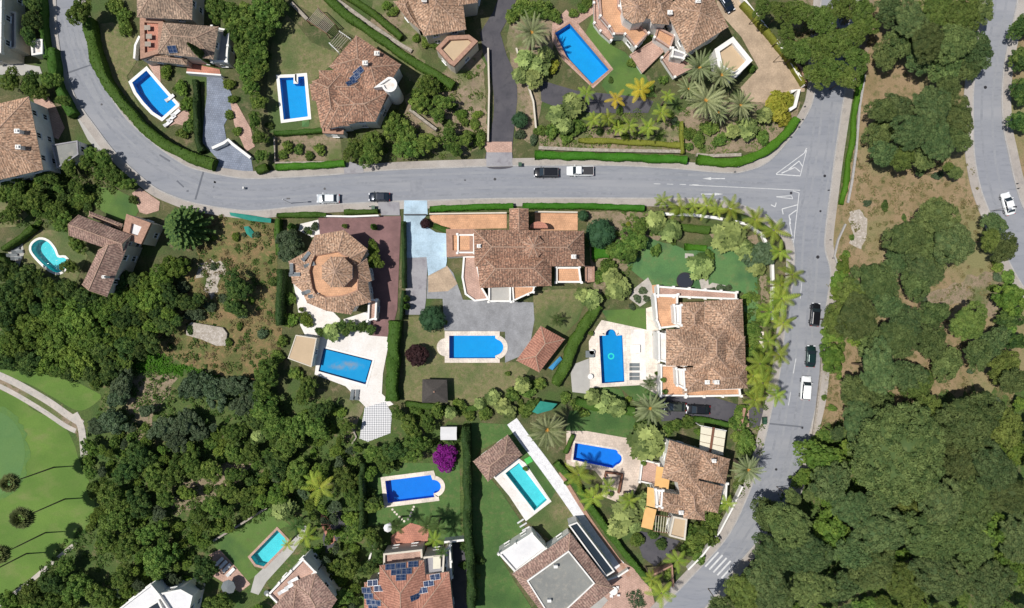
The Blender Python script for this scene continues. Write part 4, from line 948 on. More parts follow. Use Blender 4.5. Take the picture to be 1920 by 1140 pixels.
# ================================================================ THE PLACE
LAND.update({'the kidney-shaped pool': (93, 480), 'the octagonal roof': (630, 510), 'the blue driveway': (800, 450), 'the square dark pavilion': (815, 732), 'the tiled pool pavilion': (1012, 655),
 'the long brown-roofed house': (1000, 470), 'the triple-roofed eastern house': (1320, 650), 'the round trampoline': (1284, 525), 'the orange-awning villa': (1300, 890), 'the grey gravel roof': (1050, 1085),
 'the white-decked turquoise pool': (988, 910), 'the royal-blue lawn pool': (770, 918), 'the solar-panel house': (765, 1105), 'the flat corner terrace': (570, 1100), 'the small turquoise pool': (505, 1025),
 'the white flat-roofed house': (300, 1125), 'the golf fairway': (80, 900), 'the putting green': (10, 850), 'the field slab': (390, 625), 'the pale rubble patch': (395, 525), 'the L-shaped brown-roofed house': (205, 480),
 'the slate driveway': (410, 220), 'the curved blue pool': (288, 178), 'the left-edge house': (30, 260), 'the white round tower': (665, 160), 'the top white-rimmed pool': (551, 183),
 'the top-centre house': (810, 30), 'the dark asphalt drive': (940, 180), 'the long slanting pool': (1090, 100), 'the orange-terraced villa': (1240, 50), 'the sandy driveway': (1430, 100), 'the road junction': (1500, 320),
 'the far right road': (1865, 250), 'the far-right white car': (1890, 382), 'the parked white van': (1512, 728), 'the half-hidden black car': (1530, 590), 'the zebra crossing': (1345, 1055), 'the covered blue pool': (645, 685),
 'the black-and-white tiled path': (705, 785), 'the magenta bougainvillea': (835, 857), 'the flat tan roof': (567, 660), 'the gravel cart path': (90, 740), 'the round-topped giant pine': (1690, 855), 'the bare clearing': (1780, 530),
 'the big conifer': (335, 425), 'the silver hatchback': (660, 370), 'the white pickup': (1055, 321), 'the green-ring pool': (1146, 670), 'the circular blue pool end': (940, 650)})
# ---- pool outlines first, the ground is cut open for them
PO = {}
PO['a'] = pool_hole(catmull([(247,154),(275,132),(300,160),(331,197),(303,222),(290,213),(268,190)][:1]+[(274,133),(302,165),(331,198),(304,222),(280,205),(262,182)], 60, True) if 0 else [(248,155),(275,132),(303,165),(331,197),(304,221),(287,210),(270,192),(256,173)])
PO['b'] = pool_hole([(524,146),(551,145),(551,157),(559,157),(559,144),(571,143),(578,219),(532,225)])
PO['c'] = pool_hole([(1040,62),(1068,44),(1142,131),(1110,158),(1062,107)])
PO['k'] = pool_hole(catmull([(62,457),(75,449),(90,453),(102,467),(109,482),(122,483),(128,492),(124,502),(113,511),(100,509),(84,498),(67,481),(59,468)], 4, True))
PO['cov'] = pool_hole([(607,652),(699,675),(686,721),(597,696)])
PO['m'] = pool_hole([(842,629),(929,629),(929,634)]+arc(929,651,15,-75,75,10)+[(929,667),(929,672),(842,672)])
PO['e'] = pool_hole([(1123,629),(1135,629)]+arc(1145,627,10,180,360,9)+[(1156,629),(1167,628),(1171,716),(1128,719)])
PO['s'] = pool_hole([(1078,830),(1155,843),(1158,846)]+arc(1155,860,11,-70,80,8)+[(1153,874),(1149,878),(1074,862)])
PO['t'] = pool_hole([(947,887),(973,867),(1026,937),(1002,958)])
PO['r'] = pool_hole([(722,901),(808,890),(811,899)]+arc(812,912,15,-80,85,10,13)+[(815,932),(727,943)])
PO['q'] = pool_hole([(520,993),(541,1015),(495,1062),(480,1058),(470,1044)])
# ---- the ground and its layers
sheet('ground', [(-900,-700),(2820,-700),(2820,1840),(-900,1840)], M['ground'], -.01)
def nat(name, pts, mat, lvl, amp=5, label=None, kind='structure'): return sheet(name, rough(pts, amp), M[mat], lvl*.02, label, None, kind)
nat('wooded_ground', [(-900,560),(250,560),(420,720),(690,760),(880,800),(880,1500),(-900,1500)], 'wood_floor', .5, 10)
nat('dry_hillside', [(1545,470),(1600,285),(1612,150),(1622,-300),(2600,-300),(2600,1500),(1330,1500),(1420,1040),(1500,900),(1520,800),(1545,620)], 'dry', .5, 3)
nat('wooded_slope', [(1530,800),(1620,790),(1760,740),(2500,720),(2500,1500),(1350,1500),(1440,1000)], 'wood_floor', 1.0, 12)
nat('scrub_ground', [(1495,0),(1530,-60),(1640,-60),(1630,110),(1600,170),(1530,170),(1470,60)], 'soil', 1.0, 4)
nat('weedy_field', [(372,398),(518,408),(520,480),(522,600),(534,650),(480,716),(380,694),(290,660),(262,620),(300,560),(340,520),(372,480)], 'field', 1, 5)
nat('rubble_patch', [(370,495),(395,488),(422,492),(424,510),(408,520),(412,545),(396,562),(386,545),(388,520),(370,522)], 'rubble', 2, 4)
nat('rubble_patch', [(1592,395),(1612,392),(1628,410),(1622,450),(1612,470),(1598,455)], 'rubble', 1.5, 4)
nat('soil', [(1720,560),(1790,530),(1880,500),(1900,560),(1870,600),(1800,570),(1750,575)], 'soil', 1.5, 5)
nat('soil', [(190,740),(240,705),(300,700),(335,710),(300,760),(285,800),(262,830),(240,790),(200,770)], 'soil', 1, 5)
nat('soil', [(310,920),(380,885),(440,860),(480,870),(430,915),(380,945),(330,970)], 'soil', 1, 5)
nat('soil', [(640,745),(680,760),(668,810),(650,830),(640,790)], 'soil', 1, 4)
sheet('fairway', catmull([(-300,650),(0,728),(62,768),(115,795),(138,830),(150,868),(168,905),(178,950),(172,985),(140,1010),(100,1050),(30,1102),(-30,1130),(-300,1150)], 8), M['fairway'], .02)
sheet('rough_grass', catmull([(-100,640),(-20,690),(55,690),(80,690),(120,705),(170,730),(190,745),(150,770),(100,745),(55,720),(0,700)], 8, True), M['fairway'], .032)
nat('green_fringe', arc(-15,850,70,0,360,30,88)[:-1], 'fringe', 1.8, 3)
sheet('putting_green', arc(-15,850,62,0,360,36,80)[:-1], M['green'], .045)
# cart path with a grass strip, lower path
def path_ribbon(pts, w, mat, z, name='path', label=None): return ribbon(name, [tuple(W(p[0], p[1])[:2]) for p in catmull(pts, 8)], -w*PX/2, w*PX/2, -.02, z, M[mat], 'structure', label)
path_ribbon([(-200,609),(-40,694),(28,727),(86,760),(128,788),(150,800)], 30, 'soil', .045)
path_ribbon([(-200,600),(-40,685),(30,718),(90,752),(130,780),(155,795)], 13, 'stonepath', .06)
path_ribbon([(-200,619),(-40,704),(25,737),(82,771),(122,798),(142,808)], 9, 'stonepath', .055)
path_ribbon([(140,775),(152,800),(156,830),(158,856)], 13, 'stonepath', .065)
path_ribbon([(143,1018),(90,1062),(38,1105),(-40,1160)], 8, 'stonepath', .06)
# lawns
LN = [('lawn_dry', [(188,45),(212,42),(255,60),(262,95),(255,118),(238,143),(247,172),(262,200),(250,205),(222,170),(203,130),(190,90)]),
 ('lawn_dry', [(538,28),(556,45),(585,80),(628,98),(640,95),(618,125),(590,150),(600,195),(602,238),(560,247),(505,249),(500,180),(503,120),(512,70)]),
 ('lawn', [(1098,62),(1118,15),(1124,60),(1145,85),(1172,98),(1212,145),(1232,182),(1145,184),(1128,160),(1142,128)]),
 ('lawn_dry', [(540,-40),(590,-40),(640,15),(700,50),(800,140),(780,158),(745,130),(690,80),(618,45),(560,10)]),
 ('lawn', [(172,350),(215,353),(258,375),(262,392),(248,418),(218,412),(175,385)]),
 ('lawn_dry', [(55,430),(100,432),(140,440),(165,480),(142,530),(110,540),(70,522),(40,490),(30,460)]),
 ('lawn_dry', [(-40,370),(0,375),(45,385),(55,402),(30,425),(-40,430)]),
 ('lawn_dry', [(757,595),(820,590),(840,622),(838,676),(1000,680),(985,705),(945,750),(890,768),(757,752)]),
 ('lawn_dry', [(1000,545),(1105,540),(1085,600),(1040,645),(1000,612)]),
 ('lawn_cool', [(1175,498),(1200,470),(1215,445),(1242,455),(1262,458),(1290,470),(1330,462),(1395,470),(1418,500),(1422,560),(1420,612),(1396,615),(1394,548),(1310,550),(1225,540),(1190,512)]),
 ('lawn', [(1128,582),(1210,578),(1212,618),(1165,620),(1140,602)]),
 ('turf_dark', [(1068,770),(1110,768),(1192,785),(1182,826),(1140,822),(1060,805)]),
 ('turf_dark', [(1160,724),(1228,720),(1230,760),(1190,752)]),
 ('turf_dark', [(684,880),(760,868),(862,868),(864,1012),(820,1010),(790,985),(745,985),(684,985)]),
 ('turf_dark', [(884,792),(962,796),(965,810),(900,845),(890,862),(935,915),(975,975),(990,1000),(933,1035),(965,1090),(1010,1160),(888,1160)]),
 ('turf_dark', [(962,800),(985,838),(1035,900),(1045,925),(1030,938),(980,862),(950,822)]),
 ('lawn_dry', [(1045,915),(1082,968),(1078,985),(1030,1012),(1000,985),(985,975),(1000,962),(1032,938)]),
 ('lawn', [(392,1012),(500,948),(545,985),(528,990),(468,1040),(475,1062),(488,1075),(462,1090)]),
 ('turf_dark', [(1100,740),(1130,725),(1165,730),(1190,790),(1100,765)])]
LL = ['dry lawn inside the road bend', None]
for mt, p in LN: sheet('lawn', p, M[mt], .04)
# soil and planting beds
for p in ([(1100,395),(1240,400),(1240,450),(1175,500),(1120,560),(1108,500)], [(1330,440),(1420,440),(1450,600),(1400,640),(1396,760),(1445,770),(1420,900),(1372,960),(1380,800),(1395,620),(1425,600),(1425,500)], [(1200,250),(1290,200),(1400,190),(1500,190),(1490,225),(1440,280),(1305,290),(1200,270)],
          [(800,150),(905,90),(915,270),(880,290),(760,285),(760,180)], [(515,255),(640,255),(640,300),(515,305)], [(965,0),(1040,30),(1040,80),(1000,270),(970,260),(950,60)], [(700,0),(760,0),(800,130),(770,150),(690,60)]):
    nat('planting_soil', p, 'soil', 1.2, 3)
nat('planting_soil', [(1060,240),(1200,230),(1290,255),(1285,285),(1010,280),(1010,250)], 'soil', 1.1, 3)
# ---- roads
E1 = [(92,-120),(100,-60),(106,0),(108,50),(115,100),(127,140),(147,190),(180,237),(215,283),(250,317),(290,350),(325,367),(365,380),(430,391),(480,394),(580,385),(730,377),(805,375),(960,371),(1210,371),(1335,373),(1400,387),(1450,412),(1483,445),(1490,490),
      (1482,560),(1472,620),(1462,700),(1447,770),(1433,830),(1420,880),(1400,935),(1365,1005),(1310,1068),(1250,1130),(1200,1180),(1120,1260)]
E3 = [(1180,1320),(1262,1205),(1320,1140),(1380,1060),(1440,990),(1480,930),(1500,880),(1512,830),(1522,790),(1532,745),(1538,690),(1541,620),(1550,560),(1556,510),(1546,470),(1546,435),(1557,347),(1565,285),(1582,175),(1592,120),(1600,60),(1610,-80)]
E4 = [(1548,-80),(1540,0),(1532,90),(1527,175),(1515,212),(1488,252),(1442,303),(1400,321),(1360,325),(1260,317),(1135,311),(960,312),(855,315),(730,320),(605,330),(480,336),(430,332),(382,322),(350,312),(312,288),(265,250),(230,215),(195,160),(175,120),(165,80),(155,30),(140,-10),(125,-60),(118,-120)]
c1, c3, c4 = catmull(E1, 10), catmull(E3, 10), catmull(E4, 10)
sheet('road', c1+c3+c4, M['road'], .06, 'worn grey asphalt street curving down to the junction')
def wl_(c): return [tuple(W(p[0], p[1])[:2]) for p in c]
ia = next(i for i, p in enumerate(c1) if p[0] > 1200 and p[0] < 1225 and p[1] > 360)
# pavements and kerbs (raised 12 cm)
for c, wd in ((c1, 1.6), (c4, 1.5), (c3, 1.7)):
    sgn = 1
    w_ = wl_(c); a = ribbon('pavement', w_, -.22*sgn, -wd*sgn, -.02, .165, M['pave']); ribbon('kerb', w_, 0.02, -.22*sgn, -.02, .18, M['kerb'])
FR_L = [(1860,-80),(1850,0),(1843,50),(1832,112),(1825,175),(1825,240),(1827,290),(1838,350),(1858,405),(1878,460),(1905,515),(1935,560),(1990,640)]
FR_R = [(2060,600),(1990,510),(1945,440),(1915,385),(1900,335),(1889,285),(1880,240),(1877,175),(1883,112),(1896,50),(1906,0),(1918,-80)]
f1, f2 = catmull(FR_L, 10), catmull(FR_R, 10)
sheet('road', f1+f2, M['road_v'], .06, 'asphalt road along the right edge')
for c in (f1, f2): w_ = wl_(c); ribbon('pavement', w_, -.22, -1.8, -.02, .165, M['pave']); ribbon('kerb', w_, .02, -.22, -.02, .18, M['kerb'])
# asphalt trenches, manholes
def roadpatch(p, name='asphalt_patch', mat='patch', z=.085): sheet(name, p, M[mat], z, cut=False)
roadpatch([(125,136),(173,120),(174,122),(126,139)]); roadpatch([(365,374),(380,322),(383,323),(368,375)]); roadpatch([(1436,792),(1506,799),(1506,802),(1436,795)])
roadpatch([(333,338),(346,350),(344,352),(331,340)]); roadpatch([(350,357),(354,356),(354,360),(350,360)]); roadpatch([(300,289),(320,301),(318,304),(299,292)])
roadpatch([(1100,351),(1172,352),(1171,359),(1101,358)], mat='wheel2'); roadpatch([(795,341),(796,366),(770,367),(769,342)], mat='wheel'); roadpatch([(560,341),(640,336),(641,341),(561,346)], mat='wheel2'); roadpatch([(1515,480),(1526,481),(1519,548),(1508,547)], mat='wheel'); roadpatch([(1452,900),(1464,905),(1440,945),(1430,938)], mat='wheel2'); roadpatch([(1225,322),(1290,325),(1289,331),(1226,328)], mat='wheel'); roadpatch([(160,150),(170,147),(190,190),(180,194)], mat='wheel2')
for (x, y, r) in ((609,354,2.2),(1546,330,2.6),(1483,362,2.4),(1533,482,3.2),(1907,458,2.4),(1847,164,3),(1538,396,2),(928,336,2.6),(1465,737,3.4),(191,196,2),(1455,880,2.4),(1340,660,2),(872,338,1.5),(1550,451,2),(1504,802,2)):
    p = W(x, y); mb = MB(); mb.cyl((p.x, p.y, .06), (p.x, p.y, .10), r*PX, n=14); tag(mb.build('manhole_cover', M['darkmetal'], loc=(p.x, p.y, .06)), None, None, None, 'structure')
for pts, offs in (([(400,360),(480,364),(605,356),(730,349),(855,345),(960,342),(1135,343),(1300,347),(1440,352)], (-20,-9,8,19)), ([(1553,190),(1545,260),(1534,340),(1518,430),(1512,520),(1506,600),(1500,680),(1485,770),(1470,850),(1445,920),(1400,990),(1340,1075)], (-22,-10,7,18)), ([(125,30),(140,90),(160,140),(190,195),(240,255),(300,303),(350,333),(400,355)], (-14,-5,5,13)), ([(1880,-20),(1868,60),(1855,140),(1850,220),(1856,300),(1872,370),(1895,430)], (-10,10))):
    for i_, o_ in enumerate(offs):
        w_ = offset_line(wl_(catmull(pts, 10)), o_*PX); ribbon('tyre_track', w_, -.22, .22, .05, .0785+i_*.0015, M['wheel' if i_ % 2 == 0 else 'wheel2'])
# painted markings
def paintq(p, lab=None): o = sheet('road_marking', p, M['paint_line'], .095, cut=False); return o
def pline(a, b, w=1.3):
    A, B = Vector(a), Vector(b); u = (B-A).normalized(); n = Vector((-u.y, u.x))*w/2; paintq([tuple(A+n), tuple(B+n), tuple(B-n), tuple(A-n)])
def arrow(x, y, d, L=42):
    s = d; paintq([(x-s*L/2, y-.9), (x+s*L*.12, y-.9), (x+s*L*.12, y-2.6), (x+s*L/2, y), (x+s*L*.12, y+2.6), (x+s*L*.12, y+.9), (x-s*L/2, y+.9)])
arrow(1338, 335, -1); arrow(1335, 364, 1)
for i in range(4): pline((1226+i*24, 344.6+i*.6), (1238+i*24, 345+i*.6), 1.0)
pline((1292,347), (1440,354), 1.0); pline((1440,354), (1500,357), 1.1)
# upper painted island
pline((1512,278), (1508,287), 2); pline((1508,287), (1455,326), 1.4); pline((1455,327), (1500,330), 1.6); pline((1500,330), (1512,282), 1.2)
for (a, b, c) in (((1478,318),(1498,302),(1504,312)), ((1465,325),(1490,314),(1500,322))): pline(a, b, 2); pline(b, c, 1.6)
# lower painted island
pline((1486,358), (1498,362), 1.2); pline((1498,362), (1486,468), 1.3)
for (a, b, c, d) in (((1455,369),(1484,367),(1486,373),(1462,371)),): pline(a, b, 1.3); pline(b, c, 1.3); pline(c, a, 1.3)
for (a, b, c) in (((1445,384),(1453,388),(1455,380)), ((1468,402),(1466,392),(1495,384)), ((1482,420),(1479,404),(1493,394)), ((1486,450),(1480,418),(1482,410))): pline(a, b, 1.8); pline(b, c, 1.8)
for i in range(6):       # zebra crossing
    a = Vector((1322, 1062))+Vector((9.4, -5.2))*0+Vector((7.6, 5.4))*i; pline(tuple(a), tuple(a+Vector((25, -27))), 3.3)
pline((1487,700),(1492,672),1.2); pline((1478,760),(1482,735),1.0); pline((1500,560),(1503,530),1.0)
# ---- drives and terraces at ground level
def pv(name, p, mat, lvl=4, label=None, catm=False): return sheet(name, catmull(p, 6, True) if catm else p, M[mat], lvl*.02, label)
pv('slate_driveway', [(388,140),(412,143),(428,160),(435,178),(436,205),(420,235),(425,262),(470,290),(475,322),(405,318),(410,300),(380,268),(383,220),(388,180)], 'slate', 4)
pv('asphalt_driveway', catmull([(905,90),(935,85),(950,105),(965,140),(970,180),(965,230),(960,285),(962,313),(912,313),(915,270),(925,220),(925,170),(918,130)], 8, True), 'asphalt_dark', 4)
pv('asphalt_driveway', [(906,98),(900,62),(925,22),(948,-40),(985,-40),(955,30),(938,62),(950,104)], 'asphalt_dark', 4.2)
pv('patio', [(905,266),(960,266),(960,286),(913,286)], 'pink', 6); pv('driveway_apron', [(912,286),(960,286),(961,312),(912,312)], 'greydrive', 9.5)
pv('blue_driveway', [(758,376),(801,376),(802,402),(793,412),(800,425),(818,436),(838,438),(838,490),(836,500),(803,517),(800,482),(760,484),(757,420)], 'bluecrete', 9.6)
pv('driveway_apron', [(708,379),(749,379),(750,404),(715,404)], 'greydrive', 9.6)
pv('driveway_apron', [(640,303),(655,303),(682,312),(682,325),(646,327),(645,312)], 'greydrive', 9.5)
pv('ramp', [(762,484),(802,481),(799,560),(795,590),(760,590)], 'greydrive', 4)
pv('patio', [(802,517),(838,498),(850,512),(862,545),(868,562),(1000,567),(1002,600),(995,640),(975,668),(947,680),(947,622),(833,620),(830,560),(800,560)], 'greycrete', 4)
pv('driveway', [(597,408),(752,405),(749,480),(745,580),(732,632),(693,629),(699,570),(660,450),(600,440)], 'maroon', 4)
pv('patio', [(556,560),(540,480),(560,470),(600,560),(640,600),(700,580),(712,600),(708,612),(690,628),(731,632),(718,700),(716,738),(738,758),(720,765),(690,768),(668,745),(648,724),(590,702),(597,650),(572,628),(563,610)], 'whitepave', 3.6)
pv('white_terrace', [(563,420),(597,412),(600,440),(585,445),(560,432)], 'whitepave', 4)
pv('checkered_path', [(684,764),(722,753),(735,775),(732,812),(690,828),(674,822)], 'check', 4.6)
pv('patio', [(803,516),(838,498),(858,532),(840,546),(803,548)], 'tan', 5.2)
pv('patio', [(806,402),(950,402),(950,428),(840,430),(822,420),(806,414)], 'orange', 4); pv('patio', [(1003,398),(1083,400),(1083,432),(1003,432)], 'orange', 4)
pv('patio', [(1104,640),(1118,615),(1128,600),(1212,618),(1211,578),(1232,572),(1240,744),(1200,722),(1106,727)], 'cream', 3.6)
pv('patio', [(1070,700),(1078,682),(1104,672),(1106,727),(1100,738),(1073,735)], 'palecrete', 4)
pv('patio', [(1183,618),(1208,617),(1212,712),(1184,712)], 'whitepave', 4.6)
pv('driveway', [(1235,742),(1300,738),(1330,742),(1388,760),(1432,766),(1436,800),(1404,802),(1378,796),(1320,782),(1240,790)], 'asphalt_dark', 4)
pv('patio', [(1392,764),(1404,764),(1404,800),(1388,800)], 'pink', 5)
pv('patio', [(1395,620),(1432,622),(1432,652),(1400,655)], 'cream', 4)
pv('patio', [(1062,808),(1100,808),(1215,828),(1210,860),(1200,902),(1185,935),(1160,942),(1128,930),(1130,900),(1115,882),(1062,872)], 'sand', 4)
pv('patio', [(1062,828),(1074,828),(1070,862),(1060,862)], 'pink', 4.6)
pv('driveway', [(1198,995),(1235,1003),(1275,1014),(1258,1035),(1228,1062),(1205,1045),(1195,1015)], 'asphalt_dark', 4)
path_ribbon([(960,790),(985,825),(1012,860),(1045,905),(1080,955),(1110,1000),(1140,1040),(1175,1075)], 22, 'gravel_white', .07)
path_ribbon([(1050,885),(1090,950),(1120,995),(1160,1050),(1180,1080)], 7, 'copingred', .10)
pv('pool_deck', [(924,893),(968,856),(985,868),(1034,940),(986,977),(955,930)], 'whitepave', 4)
for (x, y, l) in ((976,978,12),(981,985,13),(986,992,14)): pline((x-l/2, y+3), (x+l/2, y-5), 3)
pv('patio', [(1120,1095),(1170,1055),(1215,1080),(1230,1140),(1180,1180),(1090,1180)], 'pink', 4)
pv('patio', [(1085,1125),(1125,1110),(1140,1125),(1110,1160),(1070,1160)], 'palecrete', 5)
pv('patio', [(845,1020),(880,1015),(885,1160),(850,1160)], 'asphalt_dark', 4)
pv('patio', [(735,1035),(733,1005),(770,980),(805,990),(800,1030)], 'orange_red', 4.4)
pv('patio', [(392,1040),(412,1030),(440,1060),(470,1095),(450,1110),(400,1080)], 'pink', 4)
pv('patio', [(478,1080),(540,1022),(572,985),(580,992),(550,1035),(500,1090),(485,1115),(470,1110)], 'palecrete', 3.8)
pv('driveway', [(620,950),(640,960),(650,990),(628,1020),(612,1040),(605,1010),(612,975)], 'asphalt_dark', 4); pv('patio', [(600,958),(612,965),(630,1015),(618,1022),(603,985)], 'orange_red', 4.6)
pv('driveway', [(1338,-60),(1392,-60),(1400,10),(1450,70),(1512,150),(1508,172),(1470,175),(1460,195),(1400,190),(1388,165),(1422,128),(1390,70),(1345,20)], 'tan', 4)
pv('patio', [(1035,45),(1062,18),(1080,40),(1150,130),(1112,166),(1055,112),(1035,75)], 'pink', 3.6); pv('patio', [(1072,35),(1110,12),(1118,22),(1085,45)], 'pink', 4.2)
pv('driveway', [(1012,150),(1080,170),(1200,182),(1225,190),(1215,212),(1110,212),(1040,200),(1015,190)], 'asphalt_dark', 4)
pv('patio', [(278,120),(300,120),(302,165),(340,195),(368,228),(362,240),(330,232),(310,240),(334,200),(300,160)], 'pink', 3.6)
pv('path', [(432,190),(445,195),(470,240),(478,275),(462,285),(440,235)], 'pink', 4.2)
pv('patio', [(60,180),(82,172),(105,200),(122,240),(110,262),(88,250)], 'pink', 4); pv('patio', [(145,222),(160,228),(200,275),(185,285),(165,262)], 'palecrete', 4)
pv('patio', [(352,118),(412,130),(414,140),(350,136)], 'orange_red', 4.6); pv('patio', [(248,362),(262,352),(300,378),(298,395),(275,402),(262,398)], 'pink', 4)
pv('patio', [(13,470),(42,452),(46,475),(36,500)], 'palecrete', 4)
pv('patio', [(0,105),(30,118),(75,125),(80,140),(30,142),(0,140)], 'palecrete', 4); pv('patio', [(100,1200),(-50,1190),(-50,1240),(100,1240)], 'palecrete', 4)
pv('path', [(1237,555),(1225,560),(1222,535),(1235,533)], 'orange', 4.4)
for p in ([(1284,475),(1300,476),(1302,486),(1284,484)], [(1310,522),(1327,520),(1330,545),(1316,548)], [(1180,560),(1190,540),(1215,520),(1225,540),(1222,560),(1200,575)], [(1315,545),(1335,530),(1360,535),(1355,548)]): pv('garden_path', p, 'stonepath', 4.2)
stones = [(736,955),(740,960),(744,964),(749,969),(753,973),(758,977),(776,950),(774,955),(771,961),(769,967),(765,973)]
for i, (x, y) in enumerate(stones):
    p = W(x, y); mb = MB(); mb.cyl((p.x, p.y, .0), (p.x, p.y, .10), .24, .22, 7); tag(mb.build('stepping_stone', M['cream'], loc=(p.x, p.y, 0)), ('stepping stone in the left row below the royal-blue pool, number %s from the pool' % ['one','two','three','four','five','six'][i]) if i < 6 else ('stepping stone in the right row below the royal-blue pool, number %s from the pool' % ['one','two','three','four','five'][i-6]), 'stepping stone', 'stepping stones in the lawn')
# ---- the pools
def P0(k, lab, b, **kw): return pool(PO[k], lab, b, **kw)
P0('a', 'blue pool with white rim curving along the left road bend hedge', 'poolblue'); P0('b', 'rectangular blue pool with white rim and white entry step', 'poolblue')
P0('c', 'long slanting light blue pool beside a terracotta terrace', 'poolblue', coping='copingred', cw=.3); P0('k', 'kidney-shaped turquoise pool with white rim', 'poolteal', cw=.4)
P0('cov', 'slanted blue pool under a floating cover beside white paving', 'poolblue', cw=.35); P0('m', 'blue pool with a rounded right end between grey paving and dry lawn', 'poolblue', coping='cream', cw=.8)
P0('e', 'blue pool with rounded top end and green ring on its floor', 'pooldeep', coping='cream', cw=.5); P0('s', 'royal blue slanted pool with a round right end and terracotta left edge', 'poolroyal', coping='cream', cw=.35)
P0('t', 'narrow turquoise pool set in a white deck beside the tiled pool house', 'poolteal', cw=.35); P0('r', 'royal blue pool with round right end standing in a dark green lawn', 'poolroyal', coping='cream', cw=.75)
P0('q', 'small turquoise pool with pink rim slanting between lawn and pale path', 'poolteal', coping='pink', cw=.4)
e = P0  # noqa
# half-round step platform of the centre pool, ring on the floor of the east pool, cover
mb = MB(); mb.prism([tuple(W(*p)[:2]) for p in arc(836,651,17,90,270,14)+[(835,631),(835,671)][:0]], 0, .145); tag(mb.build('pool_step_platform', M['cream'], loc=tuple(W(826,651))), 'half-round cream platform at the left end of the centre pool', 'platform')
p = W(1146,668,-1.3); mb = MB(); mb.ring([(p.x+.62*math.cos(a*math.pi/12), p.y+.62*math.sin(a*math.pi/12)) for a in range(24)], [(p.x+.36*math.cos(a*math.pi/12), p.y+.36*math.sin(a*math.pi/12)) for a in range(24)], -1.49, -1.44)
tag(mb.build('pool_floor_ring', pm('green_mosaic', (.05,.75,.55), fine=.05), loc=(p.x, p.y, -1.49)), 'green mosaic ring on the floor of the blue pool', 'mosaic')
mb = MB(); w = [(609,655),(696,677),(684,717),(600,694)]; mb.prism([tuple(W(*p)[:2]) for p in w], -.12, -.08)
tag(mb.build('pool_cover', coversheet('pool_cover_sheet', (.012,.24,.52), (.016,.27,.55), (.19,.25,.32)), loc=tuple(W(650,686))), 'blue floating cover with a faded tan middle on the slanted pool', 'pool cover')
# ================================================================ houses
H = House('house', 30, 260, 'house with large hipped clay roof cut by the left photo edge', tile='tile_a')
r = H.hip([(-50,205),(54,181),(81,318),(-35,345)], 5.8, 2.0); H.chimney(r, 30, 245, 8.6); H.chimney(r, 32, 275, 8.2)
H.flat([(98,272),(146,264),(148,290),(108,316)], 2.8, 'flatgrey', ph=.2, pw=.2, par='greydrive'); H.finish()
H = House('house', 5, 60, 'grey flat-roofed house at the top-left corner behind the hedge', tile='tile_e', wall='offwhite')
H.flat([(-60,-40),(8,-40),(6,100),(-60,105)], 5.5, 'flatgrey', par='white'); H.flat([(8,20),(34,25),(34,92),(8,98)], 3.2, 'greydrive', par='offwhite'); H.flat([(60,75),(82,75),(82,102),(62,105)], 2.0, 'whitepave', par='white', ph=.4); H.finish()
H = House('house', 340, 60, 'house with two hipped roofs and a red roof terrace above the curved blue pool', tile='tile_e', wall='offwhite')
r = H.hip([(256,-35),(362,-35),(360,37),(257,32)], 5.8, 1.7); r = H.hip([(306,42),(410,50),(400,111),(296,100)], 5.6, 1.8, gable=0); H.panel(324, 92, 5.9, 1.6, 1.2, .1)
H.flat([(265,35),(308,38),(306,100),(266,112)], 3.6, 'orange_red', par='copingred', ph=.5, pw=.8); H.hip([(270,98),(352,106),(350,122),(266,112)], 3.0, .5)
H.flat([(400,52),(432,58),(428,118),(400,118)], 2.8, 'palecrete', par='white'); H.finish()
for i, (x, y) in enumerate(((295,66),(298,82),(296,96))): table(x, y, .55, 'wood', 'small table on the red roof terrace, %s from the top' % ['first','second','third'][i], True, z=3.6)
H = House('house', 665, 160, 'rambling clay-roofed house with three roof panels and a white round tower', tile='tile_b')
r = H.hip([(668,66),(752,121),(712,186),(617,125)], 6.0, 1.9); H.chimney(r, 684, 117, 8.3); H.chimney(r, 706, 99, 8.2); 
r = H.hip([(606,170),(733,172),(706,222),(612,242)], 5.6, 1.9); H.hip([(598,132),(702,130),(708,205),(598,205)], 5.0, 1.7); H.hip([(634,168),(728,172),(704,228),(642,228)], 6.3, 1.3); r = H.hip([(585,152),(648,128),(655,236),(602,240)], 5.4, 1.7); H.hip([(580,158),(606,150),(606,192),(585,188)], 3.4, .6)
for (x, y) in ((673,134),(666,145),(660,155)): H.panel(x, y, 7.9, 2.0, 1.0, .62, .3)
cx, cy = 731, 160; H.flat([(cx+14*math.cos(a), cy+14*math.sin(a)) for a in [math.radians(-100+i*22) for i in range(13)]]+[(702,166)], 7.6, 'whitepave', ph=.49, pw=.35); H.flat([(604,236),(645,243),(644,252),(606,250)], 3, 'copingred', ph=.3, par='copingred'); H.finish()
pergola([(596,14),(628,45),(612,62),(576,38)], 2.5, 16, 'wood', 'weathered slatted pergola in the top lawn corner'); pergola([(636,58),(656,72),(634,97),(617,80)], 2.6, 6, 'wood', 'open pergola beside the clay-roofed house upper corner', beam='frame_white')
H = House('house', 810, 30, 'pale clay-roofed house at the top centre beside the dark drive', tile='tile_a', wall='offwhite')
r = H.hip([(742,-50),(862,-50),(874,55),(795,68)], 6.0, 2.1); H.chimney(r, 795, -2, 8.6); H.hip([(738,3),(770,-5),(790,58),(765,38)], 4.8, 1.0); H.flat([(818,93),(840,70),(880,68),(896,80),(852,126),(843,121)], 3.8, 'beigeroof', par='copingred', ph=.7, pw=.7)
H.hip([(845,-60),(905,-45),(895,5),(860,10)], 6.4, 1.5); H.finish()
H = House('house', 1240, 50, 'villa with tan clay roofs and orange balustraded terraces at the top', tile='tile_a')
